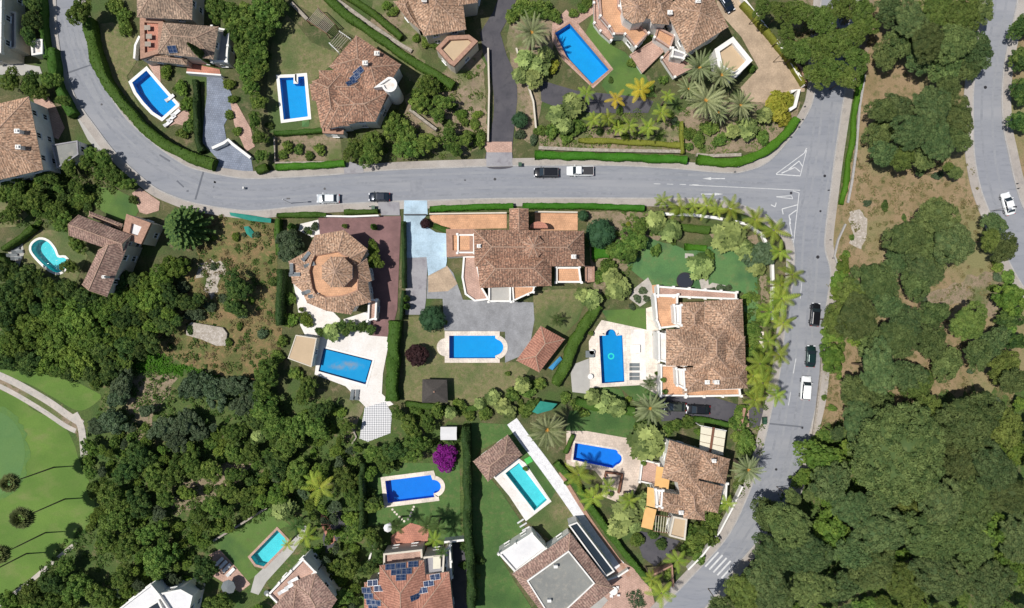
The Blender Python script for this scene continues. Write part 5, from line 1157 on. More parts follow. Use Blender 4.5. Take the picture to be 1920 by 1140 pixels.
r = H.hip([(1160,-28),(1262,-35),(1250,38),(1168,30)], 6.0, 2.2); H.pyr(1192, 18, 27, 8, 6.6, 1.3, .2); r = H.hip([(1205,-10),(1262,-5),(1254,46),(1222,44)], 6.2, 1.6); H.chimney(r, 1257, 22, 9.0); r = H.hip([(1244,12),(1325,-30),(1366,50),(1288,100)], 6.0, 2.4); H.chimney(r, 1310, 0, 9.2)
H.flat([(1120,-30),(1160,-30),(1160,14),(1180,42),(1200,48),(1215,64),(1191,90),(1171,66),(1150,66),(1142,52),(1125,32)], 2.6, 'orange', ph=.55, pw=.3, z0=0, par='pink'); H.flat([(1112,-30),(1124,-30),(1124,35),(1142,56),(1150,70),(1145,78),(1125,60),(1114,45)], 1.3, 'pink', ph=.5, pw=.2, par='pink')
H.flat([(1181,103),(1228,74),(1244,97),(1204,137)], .8, 'pink', ph=.2, pw=.2, par='pink'); H.flat([(1240,110),(1256,92),(1300,128),(1264,146)], 1.2, 'pink', ph=.5, pw=.25, par='pink'); H.flat([(1260,92),(1288,102),(1280,112),(1258,108)], 3.4, 'greydrive', ph=.5)
H.flat([(1338,95),(1372,72),(1408,116),(1376,148),(1345,130)], 3.2, 'beigeroof', ph=.8, pw=.8); H.flat([(1232,52),(1264,68),(1256,92),(1226,72)], 2.8, 'orange', ph=.5, par='pink'); H.finish()
H = House('house', 205, 480, 'L-shaped house with brown clay gable roofs and a tall shaded side wall', tile='tile_c', wall='offwhite')
r = H.hip([(148,403),(246,441),(231,477),(130,442)], 5.6, 1.7, gable=1); r = H.hip([(184,470),(243,452),(201,556),(154,533)], 5.9, 1.8, gable=1); H.chimney(r, 193, 519, 8.1, w=.5)
H.flat([(240,402),(285,419),(267,458),(231,446)], 4.6, 'flatwhite', par='tile_c' if 0 else 'copingred', ph=.5, pw=1.2); H.hip([(168,396),(230,420),(226,430),(166,406)], 3.0, .4); H.finish()
H = House('house', 630, 510, 'villa with octagonal clay roof around an orange roof terrace', tile='tile_a')
out = [(590,441),(645,431),(689,467),(674,495),(688,485),(697,526),(690,529),(696,566),(666,575),(658,590),(612,583),(576,568),(566,546),(548,530),(541,490),(576,471)]
inn = [(590,479),(634,471),(656,484),(665,494),(669,499),(674,514),(673,524),(672,545),(656,552),(642,556),(610,558),(592,551),(586,541),(583,526),(580,508),(585,490)]
r = H.ringroof(out, inn, 5.6, 6.9); H.flat([(p[0], p[1]) for p in inn], 6.1, 'orange', ph=.5, pw=.2, par='copingred', wall=False); H.pyr(632, 510, 31, 8, 8.2, 1.5, .39, z0=6.1)
H.hip([(605,425),(655,425),(690,470),(660,480)], 5.2, .9, wall=False) if 0 else None
H.flat([(692,560),(708,562),(706,598),(690,602)], 2.6, 'pink', par='white'); H.finish()
for i, (x, y, a) in enumerate(((592,485,.9),(598,500,.3),(566,507,1.6),(572,517,0),(594,548,.4),(606,555,.2))): lounger(x, y, a, 'greymat', 'dark grey lounger on the octagonal roof terrace, %s clockwise from upper left' % ['second','third','first','sixth','fifth','fourth'][i], 'loungers on the octagonal roof terrace', 6.12)
H = House('house', 1000, 470, 'long house with wide brown clay roofs and a stepped octagon beside the blue driveway', tile='tile_b')
r = H.hip([(888,430),(1095,433),(1096,499),(890,500)], 6.0, 2.6); H.chimney(r, 898, 461, 8.4, .6); H.chimney(r, 1076, 481, 8.4, .7); r = H.hip([(892,470),(1034,472),(1034,536),(900,540)], 5.9, 2.2); r = H.hip([(955,392),(991,392),(991,452),(955,452)], 5.2, 1.0, gable=1)
H.pyr(1000, 462, 22, 8, 8.1, 1.1, .39, z0=5); H.flat([(837,430),(892,430),(892,480),(870,480),(838,482)], 4.6, 'orange', par='copingred', ph=.4, pw=1.1); H.flat([(858,440),(890,440),(890,475),(858,475)], 4.4, 'orange_red', ph=.6, pw=.25)
H.flat([(869,480),(892,480),(905,540),(918,562),(890,565),(872,552),(866,520)], 3.4, 'pink', ph=.4, par='white'); H.flat([(916,536),(958,536),(958,566),(916,566)], 3.2, 'palecrete', ph=.5, pw=.3); H.flat([(960,536),(1003,536),(1000,548),(990,552),(962,565)], 3.0, 'orange', ph=.5, pw=.25)
H.flat([(1042,501),(1086,501),(1090,530),(1042,530)], 3.0, 'orange', ph=.6, pw=.3); H.flat([(1097,498),(1114,500),(1114,528),(1097,530)], 1.2, 'pink', ph=.4, par='copingred'); H.finish()
# round red porch roof on the north side
p = W(1010, 428, 3); mb = MB(); mb.prism([(p.x+1.7*math.cos(a*math.pi/10), p.y+1.25*math.sin(a*math.pi/10)) for a in range(11)], 2.9, 3.05); mb.build('porch_roof', M['orange_red'], H.e)
for s in (-1.2, 1.2): mb = MB(); mb.cyl((p.x+s, p.y+.5, 0), (p.x+s, p.y+.5, 2.9), .1); mb.build('porch_post', M['white'], H.e)
H = House('house', 1320, 650, 'large house with three clay roofs and orange terraces beside the east road', tile='tile_a')
H.hip([(1275,567),(1322,566),(1322,630),(1275,630)], 5.7, 1.4); H.hip([(1321,564),(1392,561),(1395,634),(1321,634)], 6.3, 2.0); r = H.hip([(1249,617),(1347,617),(1349,686),(1249,686)], 6.2, 2.2); H.hip([(1342,630),(1397,631),(1398,692),(1342,692)], 6.0, 1.8); H.hip([(1281,689),(1332,689),(1332,731),(1280,738)], 5.5, 1.3); r = H.hip([(1326,683),(1400,685),(1402,728),(1328,731)], 6.1, 1.8); H.hip([(1300,600),(1372,600),(1372,700),(1300,700)], 6.0, 2.6, wall=False); H.chimney(r, 1327, 717, 8.0, .7); H.chimney(r, 1345, 717, 8.0, .7)
H.flat([(1226,552),(1270,552),(1270,612),(1236,616),(1230,600)], 3.2, 'orange', ph=.5); H.flat([(1232,536),(1380,548),(1380,562),(1232,556)], 2.8, 'pink', ph=.5); H.flat([(1238,684),(1284,684),(1286,742),(1238,742)], 3.2, 'orange', ph=.5, pw=.25); H.flat([(1284,729),(1386,726),(1388,742),(1284,744)], 3.0, 'orange', ph=.5)
H.flat([(1233,622),(1248,626),(1252,660),(1250,680),(1234,676)], 5.2, 'whitepave', ph=.5); H.flat([(1262,572),(1276,572),(1276,610),(1264,606)], 5.4, 'whitepave', ph=.5); H.flat([(1266,690),(1282,692),(1284,730),(1268,722)], 5.4, 'whitepave', ph=.5); H.finish()
H = House('house', 1300, 890, 'villa with a tan clay roof and orange awnings inside the lower road bend', tile='tile_a')
H.hip([(1314,844),(1369,861),(1360,908),(1304,896)], 6.1, 1.5); H.hip([(1298,898),(1356,912),(1346,962),(1288,952)], 5.9, 1.5); H.hip([(1238,922),(1300,932),(1292,968),(1234,957)], 5.2, 1.0); r = H.hip([(1255,825),(1322,846),(1306,915),(1241,896)], 6.0, 1.8); H.chimney(r, 1340, 865, 8.2, .6); r = H.hip([(1270,900),(1318,908),(1322,976),(1282,972)], 5.5, 1.6); H.chimney(r, 1278, 962, 8.0, .7)
H.flat([(1262,967),(1288,972),(1284,1012),(1254,1004)], 3.2, 'beigeroof', par='offwhite', ph=.3); H.flat([(1203,860),(1236,868),(1232,910),(1198,902)], 1.0, 'pink', ph=.5, pw=.25); H.flat([(1350,905),(1362,905),(1360,940),(1350,940)], 3.0, 'whitepave')
H.flat([(1228,916),(1242,918),(1240,950),(1230,948)], 5.0, 'whitepave', ph=.5)
for (q, z) in (([(1231,874),(1257,878),(1252,916),(1227,912)], 4.2), ([(1214,913),(1232,916),(1232,952),(1212,948)], 3.6), ([(1210,950),(1230,954),(1222,992),(1202,988)], 3.4)):
    P = WP(q, z); P[0].z += .0; mb = MB(); V = [P[0], P[1]+Vector((0, 0, .5)), P[2]+Vector((0, 0, .5)), P[3]]; mb.add(V+[v-Vector((0, 0, .05)) for v in V], [(3, 2, 1, 0), (4, 5, 6, 7), (0, 1, 5, 4), (1, 2, 6, 5), (2, 3, 7, 6), (3, 0, 4, 7)]); mb.build('awning', M['canvas_orange'], H.e)
    for v in (P[0], P[3]): mb = MB(); mb.cyl((v.x, v.y, 0), (v.x, v.y, z-.05), .05); mb.build('awning_post', M['metal'], H.e)
H.finish()
pergola([(1228,966),(1258,970),(1254,1000),(1226,996)], 3.0, 6, 'canvas', 'slatted pergola at the lower end of the awning villa', beam='woodbrown')
pg = pergola([(1313,798),(1362,808),(1356,853),(1310,843)], 3.0, 4, 'woodbrown', 'cream canopy with a brown middle beam between car and clay roof', beam='frame_white', roofm='canvas')
mb = MB(); a_, b_ = W(1338,801,3.14), W(1331,850,3.14); mb.cyl(a_, b_, .28, .28, 4); mb.build('middle_beam', M['woodbrown'], pg)
for f_ in (.33, .66):
    mb = MB(); a_, b_ = W(1313-3*f_, 798+45*f_, 3.13), W(1362-6*f_, 808+45*f_, 3.13); mb.cyl(a_, b_, .05, .05, 4); mb.build('cross_bar', M['frame'], pg)
H = House('house', 1050, 1085, 'modern house with a square grey gravel roof framed in clay tiles', tile='tile_c')
out = [(1022,1024),(1070,1000),(1150,1112),(1075,1190),(1000,1180),(963,1076)]; r = H.ringroof([(961,1076),(1069,999),(1151,1104),(1046,1188)], [(989,1088),(1066,1033),(1115,1094),(1036,1154)], 5.0, 6.0); H.flat([(988,1088),(1066,1032),(1115,1093),(1056,1148),(1022,1142)], 6.0, 'flatgrey', ph=.25, pw=.2, z0=5.0)
H.flat([(935,1037),(997,998),(1024,1027),(966,1072)], 3.6, 'flatwhite', ph=.5, pw=.3); H.flat([(1066,984),(1082,978),(1152,1070),(1136,1080)], 3.8, 'glass', ph=.35, pw=.2)  # dark glass sheet stands in for the shaded wall and glass side
r = H.e; p = W(1042,1063,7); mb = MB(); mb.box((p.x, p.y, 5.6), (.7, .5, 1.4)); mb.build('chimney', M['white'], H.e); p = W(1030,1128,7); mb = MB(); mb.box((p.x, p.y, 5.6), (.7, .5, 1.2)); mb.build('chimney', M['white'], H.e); H.finish()
H = House('pool_house', 930, 862, 'small square pool house with a tan clay pyramid roof beside the turquoise pool', 'pool house', tile='tile_c'); H.hip([(887,865),(952,815),(979,853),(915,903)], 3.0, 1.5); H.finish()
H = House('pavilion', 1012, 655, 'reddish clay-tiled pavilion slanting between grey paving and hedge', 'pavilion', tile='tile_d'); H.hip([(1014,611),(1059,636),(1011,698),(968,676)], 2.9, 1.5, inner=.7); H.finish()
H = House('house', 765, 1105, 'orange-roofed house with blue solar panels at the bottom edge', tile='tile_d', wall='offwhite')
H.hip([(712,1060),(795,1050),(810,1230),(705,1240)], 5.8, 2.4); H.hip([(683,1092),(842,1072),(858,1220),(683,1235)], 5.5, 2.2)
H.flat([(720,1036),(792,1028),(793,1050),(720,1060)], 4.0, 'pink', ph=.6, par='offwhite', pw=.3); H.flat([(795,1042),(834,1038),(832,1076),(796,1077)], 4.6, 'greydrive', ph=.6, par='offwhite'); H.flat([(812,1044),(826,1043),(826,1066),(812,1067)], 5.4, 'canvas', ph=0, z0=4)
H.flat([(836,1030),(845,1020),(848,1080),(838,1085)], 3, 'whitepave')
for (x, y, a) in ((732,1063,.06),(752,1061,.06),(775,1058,.06),(743,1073,.06),(763,1071,.06),(752,1083,.06),(699,1093,.06),(711,1103,.06),(688,1106,.1),(692,1117,.1),(696,1128,.1),(700,1138,.1),(706,1130,.1),(816,1082,.2),(804,1094,.2),(792,1107,.2),(778,1119,.2)): H.panel(x, y, 7.4, 1.75, .95, a, .2)
H.finish()
H = House('house', 570, 1100, 'house with pinkish clay roof and a flat corner terrace near the bottom edge', tile='tile_c'); H.hip([(548,1092),(592,1074),(632,1124),(590,1190)], 5.8, 1.6); H.hip([(500,1150),(556,1092),(600,1150),(560,1210)], 5.7, 1.7); H.flat([(504,1112),(570,1045),(594,1070),(528,1136)], 5.0, 'pink', ph=.6, pw=.3); H.finish()
for i, (x, y) in enumerate(((566,1068),(560,1078),(548,1087))): lounger(x, y, .5, 'whitecush', 'white lounger on the flat corner terrace, %s from the top' % ['first','second','third'][i], 'loungers on the corner terrace', 5.05)
H = House('house', 300, 1125, 'white modern house with flat roofs at the bottom edge under trees', tile='tile_a'); H.flat([(222,1142),(285,1094),(300,1112),(345,1180),(230,1190)], 5.5, 'flatwhite', ph=.4, pw=.25); H.flat([(298,1112),(340,1104),(362,1116),(350,1170),(330,1180)], 5.2, 'flatwhite', ph=.3); H.flat([(275,1138),(298,1124),(310,1150),(280,1160)], 5.9, 'glass', ph=.2, z0=5); H.finish()
# tan flat roof, white shed, dark square pavilion, slab, tarp
H = House('outbuilding', 567, 657, 'flat tan-roofed outbuilding left of the covered pool', 'outbuilding', wall='offwhite'); H.flat([(555,628),(594,634),(584,688),(540,672)], 2.8, 'beigeroof', ph=.1, pw=.15, par='offwhite'); H.finish()
c = W(843, 809); e = empty('garden_shed', (c.x, c.y, 0)); tag(e, 'small white metal shed with a ridge roof above the bougainvillea', 'shed'); mb = MB(); mb.box((c.x, c.y, 0), (2.8, 2.1, 2.0)); mb.build('wall', M['white'], e); mb = MB()
mb.add([(c.x-1.5, c.y-1.2, 2), (c.x+1.5, c.y-1.2, 2), (c.x+1.5, c.y+1.2, 2), (c.x-1.5, c.y+1.2, 2), (c.x-1.5, c.y, 2.5), (c.x+1.5, c.y, 2.5)], [(0, 1, 5, 4), (2, 3, 4, 5), (0, 4, 3), (1, 2, 5), (3, 2, 1, 0)]); mb.build('roof', M['flatwhite'], e); mb = MB(); mb.box((c.x, c.y-1.06, .02), (.9, .04, 1.8)); mb.build('door', M['metal'], e)
P = WP([(792,711),(838,712),(840,755),(791,755)], 2.4); c = sum(P, Vector())/4; e = empty('garden_pavilion', (c.x, c.y, 0)); tag(e, 'square dark thatched pavilion on the dry lawn below the centre pool', 'pavilion'); mb = MB(); ap = c.copy(); ap.z = 3.5
for f in range(6):
    a = f/6; b_ = (f+1)/6; V = [p.lerp(ap, a) for p in P]+[p.lerp(ap, b_)+Vector((0, 0, .02)) for p in P]
    mb.add(V, [(i, (i+1) % 4, 4+(i+1) % 4, 4+i) for i in range(4)])
mb.add([p for p in P], [(0, 1, 2, 3)]); mb.build('roof', M['thatch'], e); mb = MB(); mb.cyl((ap.x, ap.y, 3.4), (ap.x, ap.y, 3.75), .22, .12, 8); mb.build('finial', M['copingred'], e)
for v in P: q = v.lerp(Vector((c.x, c.y, v.z)), .14); mb = MB(); mb.cyl((q.x, q.y, 0), (q.x, q.y, 2.5), .09, n=8); mb.build('post', M['wood'], e)
mb = MB(); mb.prism([tuple(W(*p)[:2]) for p in [(352,612),(362,604),(420,614),(428,625),(425,648),(408,648),(380,636),(352,628)]], 0, .6); tag(mb.build('concrete_slab', M['rubble'], loc=tuple(W(390,627))), 'weathered pale concrete slab lying in the weedy field', 'slab')
def cloth(name, pts, mat, label, cat, z=.5, h=.06):
    P = WP(pts, z); c = sum(P, Vector())/len(P); mb = MB(); n = len(P); V = [Vector((p.x, p.y, z+.12*math.sin(i*2.3))) for i, p in enumerate(P)]; mb.add(V+[Vector((c.x, c.y, z+.25))]+[v-Vector((0, 0, h)) for v in V], [(i, (i+1) % n, n) for i in range(n)]+[(n+1+i, n+1+(i+1) % n, (i+1) % n, i) for i in range(n)])
    return tag(mb.build(name, M[mat], loc=(c.x, c.y, 0)), label, cat)
cloth('shade_sail', [(1013,752),(1045,757),(1034,769),(1008,776),(998,772)], 'teal', 'teal shade netting between the hedge and the left date palm', 'netting', 2.0)
cloth('blue_tarpaulin', [(1028,690),(1050,668),(1054,674),(1036,694)], 'bluetarp', 'blue tarpaulin beside the reddish tiled pavilion', 'tarpaulin', .5)
cloth('green_sheet', [(457,425),(466,424),(480,440),(472,446),(462,438)], 'teal', 'teal plastic sheet lying at the top of the weedy field', 'sheet', .3)
cloth('fence_netting', [(430,398),(460,402),(508,410),(508,418),(470,414),(432,404)], 'teal', 'green fence netting along the pavement above the weedy field', 'netting', 1.2)
cloth('green_mat', [(567,225),(580,225),(580,238),(566,238)], 'lawn_cool', 'small green mat below the rectangular pool', 'mat', .1)
c = W(991, 863, .2); mb = MB(); mb.box((c.x, c.y, .05), (1.3, 1.1, .2), .5); tag(mb.build('play_mat', pm('bright_green', (.08,.45,.10), fine=.05), loc=tuple(c)), 'bright green mat beside the narrow turquoise pool', 'mat')
CMG = paint('bin_plastic', (.02,.07,.035), .5, 0, 0)
for i, (x, y, z, w_) in enumerate(((566,580,0,'left of the octagonal villa, upper of three'),(562,590,0,'left of the octagonal villa, middle of three'),(568,601,0,'left of the octagonal villa, lower of three'),(647,424,0,'on the maroon driveway'),(582,436,0,'on the small white terrace'),(1243,712,3.25,'on the lower orange terrace'),(1246,734,3.25,'at the corner of the lower orange terrace'),(1228,628,0,'beside the cream patio balcony'),(1232,700,0,'right end of the cream patio'),(1108,625,0,'top left corner of the cream patio'),(952,700,0,'below the rounded pool end'),(835,604,0,'beside the grey paving corner'),(1062,905,0,'beside the white gravel path'),(1145,925,0,'below the brown planter wall'),(1206,868,1.05,'at the awning villa terrace'),(985,878,0,'at the white deck corner'),(700,1010,0,'above the solar-panel house'),(330,168,0,'above the curved pool'))):
    p = W(x, y, z+.4); e = empty('plant_pot', (p.x, p.y, z+.07)); tag(e, 'terracotta pot with a small plant '+w_, 'plant pot', 'plant pots on terraces'); mb = MB(); mb.cyl((p.x, p.y, z+.07), (p.x, p.y, z+.55), .2, .32, 10); mb.build('pot', M['copingred'], e)
    o = bpy.data.objects.new('foliage', K['b'][3][0][0]); COL.objects.link(o); o.parent = e; o.location = (0, 0, .35); o.scale = (.36, .36, .4)
for i, (x, y, w_) in enumerate(((700,389,'left of the grey apron'),(1434,792,'at the dark driveway exit'),(1434,786,'at the dark driveway exit, upper one'),(975,308,'at the foot of the dark asphalt drive'))):
    p = W(x, y, 1); e = empty('wheelie_bin', (p.x, p.y, .16)); tag(e, 'dark green wheelie bin on the pavement '+w_, 'bin', 'bins on the pavement'); mb = MB(); mb.box((p.x, p.y, .2), (.55, .6, .95), 0, 0, 1.08); mb.build('body', CMG, e); mb = MB(); mb.box((p.x, p.y, 1.16), (.62, .68, .07)); mb.build('lid', CMG, e)

c = W(1284, 526, .9); e = empty('trampoline', (c.x, c.y, 0)); tag(e, 'round black trampoline on the east lawn', 'trampoline'); mb = MB(); mb.cyl((c.x, c.y, .86), (c.x, c.y, .9), 1.35, n=28); mb.build('mat', M['tramp'], e)
mb = MB(); rg = lambda r: [(c.x+r*math.cos(a*math.pi/14), c.y+r*math.sin(a*math.pi/14)) for a in range(28)]; mb.ring(rg(1.55), rg(1.33), .84, .95); mb.build('frame', M['darkmetal'], e)
for a in range(4): mb = MB(); q = (c.x+1.4*math.cos(a*1.57+.7), c.y+1.4*math.sin(a*1.57+.7)); mb.cyl((q[0], q[1], .03), (q[0], q[1], .86), .04); mb.build('leg', M['metal'], e)
# ================================================================ hedges
def HG(pts, w, h, lab, mat='f_hedge', grp='clipped hedges', **k): hedge(pts, w, h, lab, mat, grp, **k)
HG([(163,35),(172,80),(182,118),(205,163),(240,208),(276,247),(312,272),(360,295),(400,309)], 20, 2.3, 'long curved hedge between the left road bend and the curved blue pool', leaf=.3)
HG([(366,150),(367,195),(368,230),(369,262),(378,284)], 10, 1.7, 'dark hedge added to cast shadow on the slate driveway beside the curved pool garden', 'f_hedgedark', leaf=.32); HG([(75,-30),(80,60),(88,110)], 9, 2.2, 'narrow upright hedge left of the road at the top-left corner', 'f_hedge'); HG([(96,90),(104,150),(120,190),(135,215)], 15, 2.2, 'hedge along the left road bend below the top-left house')  # first hedge is added for the shadow strip along the slate driveway
HG([(517,313),(580,310),(646,306)], 12, 1.5, 'low straight hedge beside the pavement below the top lawn', 'f_hedgebright'); HG([(806,392),(880,388),(962,386)], 11, 1.6, 'straight bright hedge from the blue driveway to the clay-roofed porch', 'f_hedgebright')
HG([(980,386),(1095,386),(1208,390)], 11, 1.6, 'straight bright hedge above the long house right part', 'f_hedgebright'); HG([(1003,290),(1140,293),(1288,299)], 14, 1.6, 'wide bright green hedge above the two parked cars', 'f_hedgebright')
HG([(1308,297),(1350,304),(1395,300),(1435,284),(1470,255),(1496,222)], 16, 1.6, 'bright green hedge curving around the upper corner of the junction', 'f_hedgebright'); HG([(1085,262),(1180,266),(1275,272)], 10, 1.0, 'yellow-green low hedge above the wide bright hedge', 'f_hedgeyellow')
HG([(1278,228),(1280,288)], 7, 1.3, 'short yellow-green hedge running down to the wide bright hedge', 'f_hedgeyellow'); HG([(1618,140),(1605,200),(1600,260),(1592,300),(1588,340),(1578,383)], 9, .9, 'narrow low green hedge strip right of the junction road', 'f_hedgebright')
HG([(740,602),(737,650),(735,700),(733,752)], 22, 2.6, 'tall wide hedge between the white pool terrace and the dry lawn', 'f_hedge', leaf=.3); HG([(1122,572),(1100,605),(1078,640),(1062,680),(1042,722)], 20, 2.0, 'wide slanting hedge between the tiled pavilion and the pool with the green ring', leaf=.3)
HG([(873,800),(876,900),(877,1000),(882,1060),(884,1150)], 15, 4.2, 'tall dark hedge dividing the two lower lawns', 'f_hedgedark', leaf=.3); HG([(680,868),(678,930),(679,990)], 10, 4, 'tall dark hedge left of the royal-blue pool lawn', 'f_hedgedark', leaf=.3)
HG([(514,250),(560,247),(614,243)], 9, 1.4, 'low hedge below the rectangular pool'); HG([(608,-10),(650,28),(700,62),(760,105),(810,135),(850,160)], 15, 1.8, 'long slanting hedge above the clay-roofed house with panels', leaf=.3); HG([(640,-15),(700,25),(748,66),(752,70)], 11, 1.6, 'upper slanting hedge left of the top-centre house')
HG([(1392,5),(1440,60),(1480,110),(1508,158)], 9, 1.6, 'yellow-green hedge along the right side of the sandy driveway', 'f_hedgeyellow'); HG([(62,425),(35,448),(5,468)], 11, 1.8, 'upper arm of the slanting hedge left of the kidney-shaped pool'); HG([(-10,476),(20,502),(38,516)], 10, 1.8, 'lower arm of the slanting hedge left of the kidney-shaped pool')
HG([(520,404),(560,402),(612,403)], 10, 1.6, 'hedge along the pavement above the octagonal-roofed villa'); HG([(521,410),(520,440),(522,478)], 11, 1.8, 'hedge between the weedy field and the octagonal-roofed villa'); HG([(526,505),(524,560),(523,610)], 12, 3, 'dark tall hedge along the right edge of the weedy field', 'f_hedgedark', leaf=.3)
HG([(645,397),(680,397),(708,395)], 9, 1.3, 'short hedge between pavement and maroon driveway'); HG([(1284,463),(1325,465)], 12, .8, 'short bright rounded hedge on the east lawn', 'f_hedgebright'); HG([(1110,474),(1142,474)], 20, .9, 'rounded bright hedge pad right of the long house', 'f_hedgebright')
HG([(756,415),(757,480),(757,540)], 7, 2.4, 'thin tall hedge between maroon and blue driveways upper part', 'f_hedgedark'); HG([(756,545),(752,600)], 7, 2.2, 'thin tall hedge between maroon driveway and ramp lower part', 'f_hedgedark')
HG([(1042,868),(1075,905),(1110,955),(1150,1010),(1188,1058),(1222,1098)], 12, 1.6, 'slanting hedge between the white gravel path and the awning villa garden', leaf=.3); HG([(813,423),(840,432)], 10, .8, 'small rounded hedge at the top of the blue driveway'); HG([(1205,415),(1240,420),(1330,432)], 14, 1.2, 'low hedge above the east lawn')
HG([(760,757),(800,762),(860,770),(900,762)], 12, 1.0, 'low planting strip along the lower edge of the dry lawn', 'f_hedge'); HG([(480,320),(500,312)], 14, 1.8, 'short hedge beside the slate driveway exit'); HG([(1075,815),(1060,850)], 8, 1.0, 'short hedge left of the slanted royal blue pool')
HG([(1300,785),(1345,792),(1380,800)], 10, 1.1, 'low hedge below the parked black car in the dark driveway'); HG([(1080,752),(1130,765),(1190,772)], 16, 1.5, 'hedge above the dark lawn of the awning villa')
# ================================================================ walls
GW = garden_wall
GW([(1392,-5),(1408,16),(1436,52),(1472,97),(1494,135),(1510,160)], .5, 1.5, 'white', 'white stepped wall along the right side of the sandy driveway'); GW([(1490,118),(1503,128),(1512,160)], .4, 1.2, 'copingred', 'clay-topped wall piece at the end of the sandy driveway')
GW([(1483,172),(1498,168),(1490,200),(1480,206)], .6, 1.4, 'white', 'white gate wall beside the junction corner garden'); GW([(455,352),(457,352)], .4, 1.0, 'white', 'tiny white post wall by the pavement')
GW([(1240,401),(1300,403),(1340,408),(1400,420),(1430,440)], .5, .9, 'white', 'white wall along the palm row above the east lawn'); GW([(1430,440),(1448,480),(1450,540),(1447,600)], .5, .9, 'white', 'white wall behind the yellowish palms along the east road')
GW([(1392,912),(1372,955),(1350,996),(1318,1040),(1290,1068)], .3, 1.4, 'white', 'white roadside wall right of the awning villa'); GW([(400,1014),(440,990),(500,952)], .35, 1.0, 'stonewall', 'pale stone wall above the small lawn and turquoise pool')
GW([(514,258),(516,305),(640,303)], .3, .7, 'stonewall', 'low stone wall around the planting bed above the street'); GW([(1010,277),(1100,281),(1280,284)], .6, .8, 'stonewall', 'rubble stone wall above the wide bright hedge')
GW([(1306,290),(1330,292),(1390,290)], .6, .8, 'stonewall', 'rubble stone wall piece above the junction corner hedge'); GW([(546,5),(576,36)], .6, .8, 'stonewall', 'pale stone wall at the top beside the slatted pergola')
GW([(632,0),(690,42),(748,82),(772,96)], .7, .5, 'stonewall', 'pale stone terrace wall between the two slanting hedges'); GW([(768,205),(790,222),(818,243)], .5, 1.2, 'stonewall', 'pale wall piece among the trees below the white tower')
GW([(968,90),(1000,190),(1005,240)], .3, 1.0, 'offwhite', 'pale wall right of the dark asphalt drive'); GW([(915,90),(917,170),(915,265)], .3, 1.2, 'offwhite', 'pale wall left of the dark asphalt drive')
GW([(805,401),(950,399)], .25, 1.3, 'offwhite', 'pale wall between the bright hedge and the orange patio'); GW([(1003,397),(1083,398)], .25, 1.3, 'offwhite', 'pale wall above the right orange patio')
GW([(600,405),(660,406),(710,404)], .3, 1.5, 'white', 'white wall between the maroon driveway and the street'); GW([(757,402),(800,402)], .12, 1.8, 'darkmetal', 'black sliding gate across the blue driveway', group='gates', name='gate', cat='gate')
GW([(1586,420),(1572,450),(1565,480),(1573,500)], .3, .5, 'kerb', 'low stone edge bending beside the dry slope'); GW([(1622,140),(1612,200),(1606,280),(1598,340),(1590,380)], .4, .4, 'kerb', 'pale low edging right of the narrow hedge strip')
GW([(1542,660),(1540,700),(1533,760),(1520,850)], .3, .6, 'stonewall', 'low stone wall between the east pavement and the pines'); GW([(690,1058),(700,1020)], .3, 1.5, 'white', 'short white wall left of the solar-panel house')
GW([(833,1016),(870,1012)], .4, 2.2, 'white', 'white wall with glass end at the lower left of the tall dark hedge'); GW([(1178,1068),(1160,1080),(1130,1090)], .3, 1.2, 'white', 'white wall beside the pink patio at the bottom')
GW([(398,278),(420,268),(428,262),(436,270),(470,296)], .5, 1.4, 'white', 'white stepped gate wall across the slate driveway'); GW([(350,136),(415,141)], .3, 1.6, 'white', 'white wall at the top end of the slate driveway')
GW([(262,68),(254,85),(252,110)], .4, 1.2, 'white', 'white wall left of the red roof terrace house'); GW([(1220,1080),(1260,1060),(1262,1100)], .4, 1.6, 'copingred', 'clay-coloured wall near the lower road bend')
GW([(1135,895),(1136,886),(1167,890),(1160,925)], .35, 1.0, 'woodbrown', 'brown planter wall right of the slanted pool garden'); GW([(660,832),(668,820),(655,790)], .25, .4, 'stonewall', 'low edge wall left of the tiled path')
GW([(1310,850),(1232,826)], .3, 2.2, 'white', 'white wall above the awning villa roof'); GW([(1388,800),(1396,765)], .5, 1.6, 'copingred', 'clay-capped gate wall across the dark driveway exit')
# ================================================================ cars, lamps, furniture
CM = {k: paint('car_paint_'+k, c, .22, m) for k, (c, m) in dict(silver=((.62,.66,.68), .3), navy=((.012,.02,.035), .3), black=((.012,.013,.016), .2), white=((.78,.80,.80), 0), green=((.012,.035,.032), .3), olive=((.05,.06,.045), .1)).items()}
car(615, 372, math.pi, 4.3, 1.78, 1.45, 'sedan', CM['silver'], 'silver hatchback parked by the lower kerb left of the dark car'); car(711, 369, math.pi, 4.0, 1.72, 1.5, 'sedan', CM['navy'], 'dark blue small car parked by the lower kerb next to the driveway')
car(1024.5, 323, math.pi, 4.7, 1.85, 1.65, 'suv', CM['black'], 'black SUV parked by the upper kerb left of the white pickup'); car(1088, 320, math.pi, 5.1, 1.85, 1.7, 'pickup', CM['white'], 'white pickup truck with dark bed cover parked by the upper kerb')
car(1529, 590, 1.48, 4.4, 1.78, 1.5, 'suv', CM['black'], 'black car parked on the east road half under the pines'); car(1521, 668, 1.52, 4.1, 1.75, 1.5, 'sedan', CM['green'], 'dark green car parked on the east road above the white van')
car(1512, 728, 1.50, 4.5, 1.85, 1.8, 'suv', CM['white'], 'white van parked by the kerb of the east road'); car(1891, 382, 1.83, 4.3, 1.8, 1.5, 'sedan', CM['white'], 'white car on the far right road', 'driving_car')
